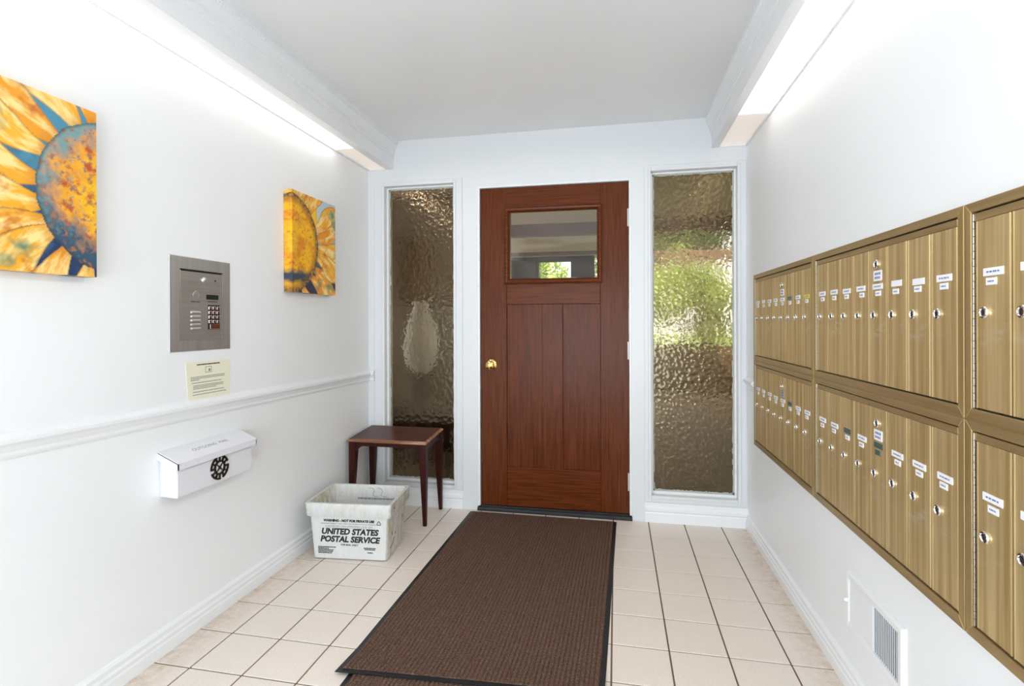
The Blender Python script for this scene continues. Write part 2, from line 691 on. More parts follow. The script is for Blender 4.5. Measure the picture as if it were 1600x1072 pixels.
# ---- ceiling and side walls
bm = new_bm()
box(bm, (XL - 0.15, YREAR - 0.15, ZC), (XR + 0.15, YB + 0.14, ZC + 0.15))
struct('ceiling', bm, M['ceiling'])
bm = new_bm()
box(bm, (XL - 0.15, YREAR - 0.15, -0.12), (XL, YB + 0.14, ZC))
struct('wall_left', bm, M['wall'])
bm = new_bm()
box(bm, (XR, YREAR - 0.15, -0.12), (XR + 0.15, YB + 0.14, ZC))
struct('wall_right', bm, M['wall'])
bm = new_bm()
box(bm, (XL, YREAR - 0.15, -0.12), (XR, YREAR, ZC))
struct('wall_rear', bm, M['wall'])
bm = new_bm()
for lo, hi in (((-1.55, 0.12), (-1.49, 1.82)), ((0.61, 0.12), (0.67, 1.82)), ((-1.49, 0.12), (0.61, 0.18)), ((-1.49, 1.76), (0.61, 1.82)), ((-0.46, 0.18), (-0.42, 1.76))):
    box(bm, (lo[0], YREAR, lo[1]), (hi[0], YREAR + 0.05, hi[1]), 0.004)
struct('window_3', bm, M['trim'], label='white frame added round the rear fill light, out of view')  # unseen window frame, added to go with the rear fill light

# ---- back wall with openings for the door and the two sidelights
WL = (-1.510, -1.030, 0.149, 2.110)      # left sidelight opening
WR = (0.207, 0.697, 0.161, 2.112)        # right sidelight opening
DR = (-0.871, 0.092, 0.0, 2.077)         # door opening
YO = YB + 0.12
bm = new_bm()
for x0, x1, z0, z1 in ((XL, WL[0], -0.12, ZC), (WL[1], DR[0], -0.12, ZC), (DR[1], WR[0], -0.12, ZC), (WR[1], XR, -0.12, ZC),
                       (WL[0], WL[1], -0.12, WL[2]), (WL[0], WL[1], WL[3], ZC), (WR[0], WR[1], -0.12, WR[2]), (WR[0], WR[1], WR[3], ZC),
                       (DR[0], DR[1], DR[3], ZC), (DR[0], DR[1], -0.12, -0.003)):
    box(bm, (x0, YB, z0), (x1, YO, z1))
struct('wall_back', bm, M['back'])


# ---- sidelights
def window(n, op, cas, label):
    x0, x1, z0, z1 = op
    w = struct_root('window_%d' % n, ((x0 + x1) / 2, YB, z0), label)
    # casing: two-step picture-frame moulding on the wall
    bm = new_bm()
    cx0, cx1, cz0, cz1 = cas
    for (a0, a1, b0, b1, pr) in ((cx0, cx1, cz0, cz1, 0.006),):
        box(bm, (a0, YB - pr, b0), (x0 + 0.0, YB, b1), 0.002)
        box(bm, (x1, YB - pr, b0), (a1, YB, b1), 0.002)
        box(bm, (x0, YB - pr, z1), (x1, YB, b1), 0.002)
        box(bm, (x0, YB - pr, b0), (x1, YB, z0), 0.002)
    e = 0.017
    a0, a1, b0, b1 = x0 - e, x1 + e, z0 - e, z1 + e
    for lo, hi in (((a0, b0), (x0, b1)), ((x1, b0), (a1, b1)), ((x0, z1), (x1, b1)), ((x0, b0), (x1, z0))):
        box(bm, (lo[0], YB - 0.012, lo[1]), (hi[0], YB - 0.006, hi[1]), 0.003, 2)
    obj('casing', bm, M['back'], w)
    # stop bead inside the opening
    s, yb0, yb1 = 0.012, YB + 0.028, YB + 0.05
    bm = new_bm()
    box(bm, (x0, yb0, z0), (x0 + s, yb1, z1), 0.003)
    box(bm, (x1 - s, yb0, z0), (x1, yb1, z1), 0.003)
    box(bm, (x0 + s, yb0, z1 - s), (x1 - s, yb1, z1), 0.003)
    box(bm, (x0 + s, yb0, z0), (x1 - s, yb1, z0 + s + 0.006), 0.003)
    obj('stop_bead', bm, M['trim'], w)
    # uneven bead of glazing putty along the edges
    bm = new_bm()
    rnd = random.Random(n)
    g = s
    for side in range(4):
        k = 60
        prev = None
        for i in range(k):
            f0, f1 = i / k, (i + 1) / k
            wd = 0.005 + rnd.random() * 0.006
            if side == 0:
                lo, hi = (x0 + g, z0 + (z1 - z0) * f0), (x0 + g + wd, z0 + (z1 - z0) * f1)
            elif side == 1:
                lo, hi = (x1 - g - wd, z0 + (z1 - z0) * f0), (x1 - g, z0 + (z1 - z0) * f1)
            elif side == 2:
                lo, hi = (x0 + (x1 - x0) * f0, z1 - g - wd), (x0 + (x1 - x0) * f1, z1 - g)
            else:
                lo, hi = (x0 + (x1 - x0) * f0, z0 + g + 0.006), (x0 + (x1 - x0) * f1, z0 + g + 0.006 + wd)
            box(bm, (lo[0], yb1 - 0.004, lo[1]), (hi[0], yb1 + 0.001, hi[1]))
    obj('glazing_putty', bm, plain('putty', srgb(176, 178, 170), 0.8, 0, (90, 0.5, 0.002)) if n == 1 else bpy.data.materials['putty'], w)
    bm = new_bm()
    box(bm, (x0 + 0.002, yb1, z0 + 0.002), (x1 - 0.002, yb1 + 0.006, z1 - 0.002))
    obj('pane', bm, M['hammered'], w)['label'] = 'bronze-tinted hammered glass pane'
    return w


window(1, WL, (-1.584, -0.972, 0.121, 2.140), 'tall narrow sidelight of hammered glass left of the wooden door')
window(2, WR, (0.168, 0.746, 0.122, 2.146), 'tall narrow sidelight of hammered glass right of the wooden door')

# ---- front door
door = struct_root('door_1', ((DR[0] + DR[1]) / 2, YB + 0.012, 0.0), 'dark red-brown wooden entrance door with small upper window')
dx0, dx1, dz0, dz1 = -0.855, 0.076, 0.034, 2.062
yf, yb = YB + 0.012, YB + 0.056          # face and back of the leaf
sl, sr = -0.684, -0.094                  # inner edges of the stiles


def dpart(name, x0, x1, z0, z1, m, y0=yf, y1=yb, bev=0.003):
    b = new_bm()
    box(b, (x0, y0, z0), (x1, y1, z1), bev, 2)
    return obj(name, b, M[m], door)


dpart('stile', dx0, sl, dz0, dz1, 'door_v')
dpart('stile', sr, dx1, dz0, dz1, 'door_v')
dpart('top_rail', sl, sr, 1.912, dz1, 'door_h', y0=yf + 0.001)
dpart('middle_rail', sl, sr, 1.319, 1.472, 'door_h', y0=yf + 0.001)
dpart('bottom_rail', sl, sr, dz0, 0.284, 'door_h', y0=yf + 0.001)
dpart('mullion', -0.455, -0.326, 0.284, 1.319, 'door_v', y0=yf + 0.001)
dpart('panel', sl, -0.455, 0.284, 1.319, 'door_v', y0=yf + 0.012, y1=yb - 0.012, bev=0.001)
dpart('panel', -0.326, sr, 0.284, 1.319, 'door_v', y0=yf + 0.012, y1=yb - 0.012, bev=0.001)
# mitred moulding round the glass, standing proud of the leaf
mo, mi = (-0.694, -0.082, 1.447, 1.933), (-0.662, -0.114, 1.483, 1.903)
prof = [(0.0, 0.0), (0.0, -0.010), (0.25, -0.018), (0.6, -0.016), (0.85, -0.004), (1.0, 0.012)]
bm = new_bm()
rings = []
for f, dy in prof:
    x0 = mo[0] + (mi[0] - mo[0]) * f
    x1 = mo[1] + (mi[1] - mo[1]) * f
    z0 = mo[2] + (mi[2] - mo[2]) * f
    z1 = mo[3] + (mi[3] - mo[3]) * f
    rings.append([(x0, yf + dy, z0), (x1, yf + dy, z0), (x1, yf + dy, z1), (x0, yf + dy, z1)])
loft(bm, rings, False, False)
obj('glass_moulding', bm, M['door_h'], door)
bm = new_bm()
box(bm, (mi[0] - 0.004, yf + 0.012, mi[2] - 0.004), (mi[1] + 0.004, yf + 0.018, mi[3] + 0.004))
obj('pane', bm, M['clear'], door)['label'] = 'clear glass pane'
# stiles behind the moulding
bm = new_bm()
box(bm, (sl, yf + 0.004, 1.472), (mi[0], yb, 1.912))
box(bm, (mi[1], yf + 0.004, 1.472), (sr, yb, 1.912))
obj('glass_surround', bm, M['door_v'], door)
# knob: rose, neck and ball, turned towards the room
mk = frame_mtx((-0.783, yf, 0.934), (1, 0, 0), (0, 0, 1))
bm = new_bm()
lathe(bm, [(0.0, -0.002), (0.033, -0.002), (0.034, 0.003), (0.028, 0.007), (0.0115, 0.010), (0.0105, 0.026), (0.017, 0.031),
           (0.0255, 0.038), (0.0285, 0.047), (0.0265, 0.056), (0.018, 0.062), (0.008, 0.064), (0.0, 0.064)], 24, mk)
obj('knob', bm, M['polished_brass'], door, smooth=True)['label'] = 'polished brass door knob'
# hinges with knuckles on the right
for z0, z1 in ((1.789, 1.898), (0.976, 1.085), (0.175, 0.284)):
    bm = new_bm()
    box(bm, (0.069, yf - 0.002, z0), (0.094, yf + 0.001, z1), 0.0008)
    for k in range(5):
        h = (z1 - z0) / 5
        lathe(bm, [(0.0, 0.001), (0.006, 0.001), (0.006, h - 0.001), (0.0, h - 0.001)], 10,
              Matrix.Translation((0.081, yf - 0.006, z0 + k * h)))
    obj('hinge', bm, M['hinge'], door, smooth=True)
# jamb strip round the leaf
bm = new_bm()
box(bm, (DR[0], YB - 0.004, 0.03), (dx0 - 0.002, YO, DR[3]), 0.002)
box(bm, (dx1 + 0.003, YB - 0.004, 0.03), (DR[1], YO, DR[3]), 0.002)
box(bm, (dx0 - 0.002, YB - 0.004, dz1 + 0.003), (dx1 + 0.003, YO, DR[3]), 0.002)
struct('trim_1', bm, M['trim'], label='thin white jamb round the wooden door')
# black threshold
bm = new_bm()
extrude(bm, [(YB - 0.012, 0.0), (YB - 0.012, 0.012), (YB - 0.006, 0.020), (YB + 0.004, 0.026), (YB + 0.01, 0.032), (YO, 0.032), (YO, 0.0)],
        0, DR[0] - 0.004, DR[1] + 0.002)
struct('trim_2', bm, M['black'], label='black metal threshold under the wooden door')
# ---- stepped skirting boards under the sidelights
for i, (a, b) in enumerate(((XL, -0.972), (0.168, XR)), 3):
    bm = new_bm()
    extrude(bm, [(YB, 0.0), (YB - 0.008, 0.0), (YB - 0.008, 0.055), (YB - 0.006, 0.062), (YB - 0.011, 0.070), (YB - 0.011, 0.086), (YB - 0.003, 0.098), (YB - 0.003, 0.118), (YB, 0.118)],
            0, a, b)
    struct('trim_%d' % i, bm, M['trim'])

# ---- baseboards on the side walls
def base_profile(sgn, x):
    return [(x, 0.0), (x + sgn * 0.016, 0.0), (x + sgn * 0.016, 0.040), (x + sgn * 0.013, 0.046), (x + sgn * 0.014, 0.060),
            (x + sgn * 0.010, 0.068), (x + sgn * 0.011, 0.084), (x + sgn * 0.005, 0.094), (x, 0.096)]


bm = new_bm()
extrude(bm, base_profile(1, XL), 1, YREAR, YB - 0.011)
struct('baseboard_left', bm, M['trim'])
bm = new_bm()
extrude(bm, [(x, z * 0.9) for x, z in base_profile(-1, XR)], 1, YREAR, YB - 0.011)
struct('baseboard_right', bm, M['trim'])

# ---- chair rail: left wall (a little out of level), a stub on the back wall, a stub on the right wall
def rail_ring(zt, base, d):
    pr = [(0, 0), (0.010, -0.004), (0.016, -0.014), (0.027, -0.020), (0.027, -0.030), (0.018, -0.040), (0.010, -0.056), (0.010, -0.066), (0.005, -0.075), (0, -0.076)]
    return [(base[0] + d[0] * p, base[1] + d[1] * p, zt + z) for p, z in pr]


def zrail(y):
    return 0.914 + (y - 1.1) * (0.889 - 0.914) / 2.14


bm = new_bm()
loft(bm, [rail_ring(zrail(y), (XL, y), (1, 0)) for y in (YREAR, 0.0, YB - 0.027)] + [rail_ring(0.889, (XL, YB), (1, -1))])
loft(bm, [rail_ring(0.889, (XL, YB), (1, -1)), rail_ring(0.889, (-1.586, YB), (0, -1))])
struct('trim_5', bm, M['trim'], label='white moulded chair rail along the left wall')
bm = new_bm()
loft(bm, [rail_ring(0.889, (XR, YB), (-1, 0)), rail_ring(0.889, (XR, 3.064), (-1, 0))])
struct('trim_6', bm, M['trim'], label='short white chair rail stub between mailboxes and back wall')


# ================================================================== COVE LIGHTS
def cove(name, sgn, xw, face, inner, zb, label, lit_end):
    """valance box along a side wall with a glowing diffuser underneath"""
    zl = zb + 0.009
    t = thing(name, label, 'light', (xw, 0.0, zb))
    a = sgn
    y0, y1 = YREAR, YB
    # valance board
    bm = new_bm()
    extrude(bm, [(face, zb), (face, 2.30), (inner, 2.30), (inner, zb)], 1, y0, y1)
    obj('valance', bm, M['cove'], t)
    # crown moulding above the board, five steps out to the ceiling
    bm = new_bm()
    st = []
    n = 5
    prof = [(0.0, 0.0), (0.004, 0.002), (0.004, 0.016), (0.009, 0.020), (0.009, 0.034), (0.013, 0.037), (0.018, 0.056), (0.026, 0.076), (0.026, 0.084), (0.032, 0.088), (0.032, 0.110)]
    pts = [(face + a * p, 2.30 + z) for p, z in prof] + [(inner, 2.41), (inner, 2.30)]
    extrude(bm, pts, 1, y0, y1)
    crown = obj('crown_moulding', bm, M['cove'], t)
    # carved bead running along the crown
    bm = new_bm()
    k = 0
    y = 1.0
    while y < YB - 0.01:
        box(bm, (face + a * 0.026 - 0.003, y, 2.3765), (face + a * 0.026 + 0.003, y + 0.010, 2.3835), 0.0015)
        y += 0.016
    obj('bead', bm, M['cove'], crown)
    # diffuser
    lx0, lx1 = sorted((inner, xw + a * 0.010))
    bm = new_bm()
    box(bm, (lx0, y0, zl), (lx1, lit_end, zl + 0.004))
    obj('diffuser', bm, M['lamp'], t)['label'] = 'glowing white diffuser'
    bm = new_bm()
    box(bm, (lx0, lit_end, zl), (lx1, y1 - 0.004, zl + 0.004))
    obj('diffuser_end', bm, M['lens_end'], t)['label'] = 'dim end of the diffuser with a faint glow put in'
    ld = bpy.data.lights.new('strip_light', 'AREA')
    ld.shape = 'RECTANGLE'
    ld.size, ld.size_y = 0.02, lit_end - y0 - 0.1
    ld.energy = TUBE_POWER
    ld.color = LAMP_COL
    ld.spread = math.radians(150)
    lo = bpy.data.objects.new('strip_light', ld)
    COL.objects.link(lo)
    lo.parent = t
    lo.location = ((lx0 + lx1) / 2 - xw, (y0 + lit_end) / 2, zl - zb - 0.009)
    lo.rotation_euler = (0, -a * math.radians(68), 0)
    # wall ledge that carries the diffuser
    bm = new_bm()
    box(bm, (min(xw, xw + a * 0.010), y0, zb), (max(xw, xw + a * 0.010), y1, zl + 0.012))
    obj('wall_ledge', bm, M['cove'], t)
    bm = new_bm()
    box(bm, (min(inner, xw), y1 - 0.006, zb), (max(inner, xw), y1, zl), 0.001)
    obj('end_ledge', bm, M['cove'], t)
    return t


cove('cove_light', 1, XL, -1.446, -1.498, 2.223, 'long white valance light with glowing strip above the left wall', 2.83)
cove('cove_light', -1, XR, 0.555, 0.597, 2.230, 'long white valance light with glowing strip above the brass mailboxes', 2.78)

# ================================================================== BRASS MAILBOX BANKS
UW, UH = 0.882, 0.461
FX = 0.738                     # face of the frames
FB = 0.021                     # frame width


def trap(bm, pts, x0, x1):
    """prism of a (y, z) polygon between two x"""
    extrude(bm, pts, 0, x0, x1)


def unit_meshes():
    d = {}
    hw, b = UW - 0.003, FB
    x0, x1 = FX, XR
    for key, pts in (('rail_top', [(0, UH), (-hw, UH), (-hw + b, UH - b), (-b, UH - b)]),
                     ('rail_bottom', [(0, 0), (-b, b + 0.004), (-hw + b, b + 0.004), (-hw, 0)])):
        bm = new_bm()
        trap(bm, pts, x0, x1)
        bmesh.ops.bevel(bm, geom=list(bm.edges), offset=0.0012, segments=1, affect='EDGES')
        d[key] = finish(bm, (FX, 0, 0))
        d[key].materials.append(M['brass_h'])
    for key, pts in (('stile_far', [(0, 0), (0, UH), (-b, UH - b), (-b, b + 0.004)]),
                     ('stile_near', [(-hw, 0), (-hw + b, b + 0.004), (-hw + b, UH - b), (-hw, UH)])):
        bm = new_bm()
        trap(bm, pts, x0, x1)
        bmesh.ops.bevel(bm, geom=list(bm.edges), offset=0.0012, segments=1, affect='EDGES')
        d[key] = finish(bm, (FX, 0, 0))
        d[key].materials.append(M['brass_v'])
    bm = new_bm()
    box(bm, (XR - 0.003, -hw + b, b), (XR, -b, UH - b))
    d['backing'] = finish(bm, (FX, 0, 0))
    d['backing'].materials.append(M['dark'])
    bm = new_bm()
    box(bm, (FX + 0.003, -hw + b + 0.006, UH - b - 0.0195), (XR - 0.003, -b - 0.006, UH - b - 0.0035), 0.001)
    d['header'] = finish(bm, (FX, 0, 0))
    d['header'].materials.append(M['brass_h'])
    bm = new_bm()           # piano hinge: strip of knuckles
    k = 26
    hh = (UH - 2 * b - 0.01) / k
    for i in range(k):
        z = b + 0.006 + i * hh
        box(bm, (FX + 0.001, -b - 0.0055, z + 0.0002), (FX + 0.008, -b - 0.001, z + hh - 0.0002), 0.0008)
    d['hinge'] = finish(bm, (FX, 0, 0))
    d['hinge'].materials.append(M['pale_chrome'])
    # one door, local origin at the lock height in the door's middle
    dw, z0, z1 = 0.1000, 0.029 - 0.228, 0.4195 - 0.228
    bm = new_bm()
    prof = [(-dw / 2, 0.0085), (-dw / 2, 0.0045), (-dw / 2 + 0.003, 0.003), (-dw / 2 + 0.006, 0.0042),
            (dw / 2 - 0.006, 0.0042), (dw / 2 - 0.003, 0.003), (dw / 2, 0.0045), (dw / 2, 0.0085)]
    extrude(bm, [(x, y) for y, x in prof], 2, z0, z1)
    d['door'] = finish(bm)
    d['door'].materials.append(M['brass_door'])
    mt = frame_mtx((0.004, 0.022, 0.0), (0, -1, 0), (0, 0, 1))
    bm = new_bm()
    lathe(bm, [(0.0, 0.0), (0.0125, 0.0), (0.0130, 0.003), (0.0115, 0.0055), (0.0085, 0.0060), (0.0080, 0.0045), (0.0, 0.0045)], 18, mt)
    d['lock'] = finish(bm, None, True)
    d['lock'].materials.append(M['chrome'])
    bm = new_bm()
    box(bm, (-0.0016, 0.0208, -0.0050), (0.0, 0.0232, 0.0050))
    d['slot'] = finish(bm)
    d['slot'].materials.append(M['dark'])

    def label_mesh(w, h, mat, lines):
        b_ = new_bm()
        box(b_, (0.0026, -w / 2, -h / 2), (0.0045, w / 2, h / 2))
        r = random.Random(int(w * 1e5) + lines)
        for i in range(lines):
            zc = h / 2 - h * (i + 0.8) / (lines + 0.6)
            yy = w * 0.33
            while yy > -w * 0.3:
                seg = w * (0.08 + 0.14 * r.random())
                t_ = new_bm()
                box(t_, (0.0024, yy - seg, zc - h * 0.11), (0.0027, yy, zc + h * 0.11))
                merge(b_, t_, None, 1)
                yy -= seg + w * 0.04
        me = finish(b_)
        me.materials.append(M[mat])
        me.materials.append(M['blue_ink'])
        return me
    d['name_white'] = label_mesh(0.056, 0.016, 'label_white', 1)
    d['name_blank'] = label_mesh(0.050, 0.016, 'label_white', 0)
    d['name_dark'] = label_mesh(0.048, 0.016, 'label_dark', 0)
    d['name_yellow'] = label_mesh(0.054, 0.016, 'label_yellow', 1)
    d['number'] = label_mesh(0.029, 0.0145, 'label_white', 1)
    d['number_dark'] = label_mesh(0.029, 0.0145, 'label_dark', 0)
    d['plate'] = label_mesh(0.046, 0.030, 'label_white', 2)
    d['plate_grey'] = label_mesh(0.046, 0.030, 'label_grey', 2)
    return d


UM = unit_meshes()


def child(name, me, parent, loc=(0, 0, 0)):
    o = bpy.data.objects.new(name, me)
    COL.objects.link(o)
    o.parent = parent
    o.location = loc
    return o


def mailbox_unit(y0, z0, label, spec, plate):
    u = thing('mailbox_bank', label, 'mailbox', (FX, y0, z0), 0, 'brass mailbox banks on the right wall')
    for nm, key in (('frame_rail', 'rail_top'), ('frame_rail', 'rail_bottom'), ('frame_stile', 'stile_far'), ('frame_stile', 'stile_near'),
                    ('backing', 'backing'), ('header_strip', 'header'), ('piano_hinge', 'hinge')):
        child(nm, UM[key], u)
    pitch = (UW - 0.003 - 2 * FB - 0.007 - 0.004) / 8
    for k in range(8):
        yc = -FB - 0.007 - pitch * (k + 0.5)
        d = child('mailbox_door', UM['door'], u, (0, yc, 0.228))
        r = random.Random(k * 7 + int(y0 * 100) + int(z0 * 1000))
        child('lock', UM['lock'], d)
        child('keyhole', UM['slot'], d)
        nm = {'w': 'name_white', 'b': 'name_blank', 'd': 'name_dark', 'y': 'name_yellow'}[spec[k]]
        child('name_label', UM[nm], d, (0, r.uniform(-0.003, 0.003), 0.083 + r.uniform(-0.002, 0.002)))
        child('number_label', UM['number_dark' if (spec[k] == 'd' and k == 4) else 'number'], d, (0, r.uniform(-0.004, 0.004), 0.063))
        if k == 4:
            child('master_lock', UM['lock'], d, (0, -0.018, 0.148))
            child('master_keyhole', UM['slot'], d, (0, -0.018, 0.148))
            child('name_plate', UM[plate], d, (0, 0, 0.114))
    return u


ZU, ZL_ = 0.996, 0.535
mailbox_unit(3.060, ZU, 'upper brass mailbox bank nearest the back wall, with one yellow name label', 'wbwwwdwy', 'plate')
mailbox_unit(3.060, ZL_, 'lower brass mailbox bank nearest the back wall', 'wbwwwdww', 'plate_grey')
mailbox_unit(2.178, ZU, 'upper brass mailbox bank second from the back wall', 'wwwwwbbw', 'plate')
mailbox_unit(2.178, ZL_, 'lower brass mailbox bank second from the back wall, above the white vent', 'wwdwdwww', 'plate')
mailbox_unit(1.296, ZU, 'upper brass mailbox bank cut off by the right edge of the photo', 'wwwbwwww', 'plate')
mailbox_unit(1.296, ZL_, 'lower brass mailbox bank cut off by the right edge of the photo', 'wwwwwwbw', 'plate')

# ---- wall register under the mailboxes
vt = thing('wall_vent', 'white wall register with vertical slats low under the brass mailboxes', 'vent', (XR, 1.730, 0.200))
vy0, vy1, vz0, vz1 = 1.557, 1.903, 0.198, 0.392
bm = new_bm()
iy0, iy1, iz0, iz1 = 1.588, 1.889, 0.226, 0.364
rings = []
for (a0, a1, b0, b1, x) in ((vy0, vy1, vz0, vz1, XR), (vy0, vy1, vz0, vz1, XR - 0.004), (vy0 + 0.012, vy1 - 0.006, vz0 + 0.010, vz1 - 0.010, XR - 0.010),
                            (iy0, iy1, iz0, iz1, XR - 0.008), (iy0, iy1, iz0, iz1, XR - 0.001)):
    rings.append([(x, a0, b0), (x, a1, b0), (x, a1, b1), (x, a0, b1)])
loft(bm, rings, False, False)
obj('vent_frame', bm, M['trim'], vt)
bm = new_bm()
box(bm, (XR - 0.006, 1.733, iz0), (XR - 0.001, iy1, iz1))
obj('blank_plate', bm, M['trim'], vt)
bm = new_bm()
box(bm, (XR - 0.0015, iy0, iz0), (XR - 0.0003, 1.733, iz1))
obj('duct_shadow_plate', bm, plain('duct_shadow', srgb(48, 52, 66), 0.8), vt)  # flat dark plate, its colour stands for the shade behind the slats
ns = 14
for i in range(ns):
    y = iy0 + (1.733 - iy0) * (i + 0.5) / ns
    bm = new_bm()
    extrude(bm, [(XR - 0.0036, y - 0.0020), (XR - 0.0036, y + 0.0014), (XR - 0.0018, y + 0.0020), (XR - 0.0018, y - 0.0014)], 2, iz0, iz1)
    obj('slat', bm, M['trim'], vt)
bm = new_bm()
box(bm, (XR - 0.020, 1.893, 0.288), (XR - 0.006, 1.901, 0.298), 0.002)
obj('lever', bm, M['trim'], vt)
for y, z in ((1.568, 0.290),):
    bm = new_bm()
    lathe(bm, [(0.0, 0.0), (0.004, 0.0), (0.003, 0.002), (0.0, 0.0025)], 10, frame_mtx((XR - 0.009, y, z), (0, -1, 0), (0, 0, 1)))
    obj('screw', bm, M['trim'], vt)

# ================================================================== LEFT WALL THINGS
# ---- sunflower canvases, painted per vertex
def lerp(a, b, t):
    t = max(0.0, min(1.0, t))
    return tuple(x + (y - x) * t for x, y in zip(a, b))


def fb(x, y, s, seed):
    return noise.fractal(Vector((x * s, y * s, seed)), 0.7, 2.1, 4) * 0.5 + 0.5


def C(*c):
    return srgb(*c)[:3]


def petals(dx, dz, R, n, seed, back):
    """colour outside the seed head: overlapping petals with dark outlines"""
    d = math.hypot(dx, dz)
    ang = math.atan2(dz, dx)
    r = d - R
    col = back(dx, dz)
    rnd = random.Random(seed)
    for i in range(n):
        a = math.pi * 2 * i / n + rnd.uniform(-0.07, 0.07)
        wid = rnd.uniform(0.95, 1.4)
        ln = rnd.uniform(0.26, 0.36)
        tone = rnd.random()
        da = (ang - a + math.pi) % (2 * math.pi) - math.pi
        da += 0.05 * math.sin(r * 16 + i)
        lat = da * d
        f = r / ln
        if f < -0.02 or f > 1:
            continue
        hw = wid * (0.017 + 0.30 * r) if f < 0.35 else wid * (0.017 + 0.105 * ln) * math.sqrt(max(0.0, 1 - ((f - 0.35) / 0.65) ** 2))
        hw = min(hw, wid * 0.055)
        q = abs(lat) / max(hw, 1e-4)
        if q < 1:
            streak = fb(lat * 4 + i, r * 1.1, 9, i * 1.7)
            base = lerp(C(246, 182, 44), C(236, 148, 28), tone)
            c = lerp(base, C(252, 222, 142), (streak - 0.46) * 3.0 + (0.3 if tone < 0.4 else 0))
            c = lerp(c, C(206, 116, 40), (fb(dx, dz, 14, seed + 3) - 0.60) * 3.5)
            c = lerp(c, C(110, 140, 110), (fb(dx, dz, 8, seed + 9) - 0.68) * 4)
            c = lerp(c, C(150, 84, 34), (q - 0.86) * 6)
            c = lerp(c, C(196, 120, 40), (0.10 - f) * 5)
            col = c
    return col


def paint1(y, z):
    cx, cz, R = 1.402, 1.600, 0.238
    dx, dz = y - cx, z - cz
    d = math.hypot(dx, dz) * (1 + 0.03 * (fb(y, z, 20, 5) - 0.5))
    if d < R:
        q = d / R
        n1, n2, n3 = fb(y, z, 16, 1), fb(y, z, 55, 2), fb(y, z, 30, 8)
        c = lerp(C(250, 196, 30), C(232, 140, 36), (q - 0.25) * 1.6 + (n1 - 0.5))
        c = lerp(c, C(214, 198, 160), (n2 - 0.56) * 5 * (q > 0.45))
        c = lerp(c, C(188, 84, 40), (n3 - 0.58) * 4)
        rim = (q - 0.66 + (n1 - 0.5) * 0.5) * 3.2 + max(0.0, -dz - 0.05) * 4.5
        c = lerp(c, lerp(C(120, 158, 160), C(50, 82, 104), (-dz / R) * 1.2 + n2 - 0.2), rim)
        c = lerp(c, C(168, 110, 80), (n2 - 0.60) * 5)
        c = lerp(c, C(34, 50, 62), (q - 0.955) * 16)
        return c

    def back(a, b):
        return lerp(C(74, 142, 168), C(26, 52, 92), 0.5 - b * 3.4 + (fb(a, b, 12, 4) - 0.5))
    return petals(dx, dz, R, 23, 11, back)


def paint2(y, z):
    cx, cz, R = 2.318, 1.608, 0.250
    dx, dz = y - cx, z - cz
    d = math.hypot(dx, dz) * (1 + 0.03 * (fb(y, z, 20, 6) - 0.5))
    if d < R:
        q = d / R
        n1, n2 = fb(y, z, 14, 3), fb(y, z, 60, 7)
        c = lerp(C(250, 190, 20), C(230, 138, 24), (n1 - 0.35) * 2.2)
        c = lerp(c, C(196, 110, 30), (n2 - 0.55) * 3)
        c = lerp(c, C(240, 200, 60), (0.35 - q) * 2)
        band = 1 - abs(dz + 0.165) / 0.045
        c = lerp(c, C(52, 62, 82), band * 1.5 + (n1 - 0.5))
        c = lerp(c, lerp(C(96, 62, 34), C(190, 140, 60), (n2 - 0.42) * 3), (q - 0.80) * 6)
        c = lerp(c, C(52, 36, 24), (q - 0.965) * 14)
        return c

    def back(a, b):
        if a < 0.24 and b > 0.1:
            return lerp(C(248, 204, 60), C(240, 176, 30), fb(a, b, 12, 4))
        return lerp(C(186, 206, 214), C(34, 40, 72), 0.45 - b * 4.5)
    return petals(dx, dz, R, 25, 29, back)


def canvas_mat():
    t = NT('painted_canvas')
    at = t.n('ShaderNodeAttribute', attribute_name='paint')
    weave = t.noise(t.coord(), 420, 2)
    t.bsdf(at.outputs['Color'], 0.45, 0, t.bump(weave, 0.12, 0.0006))
    return t.m


M['canvas'] = canvas_mat()


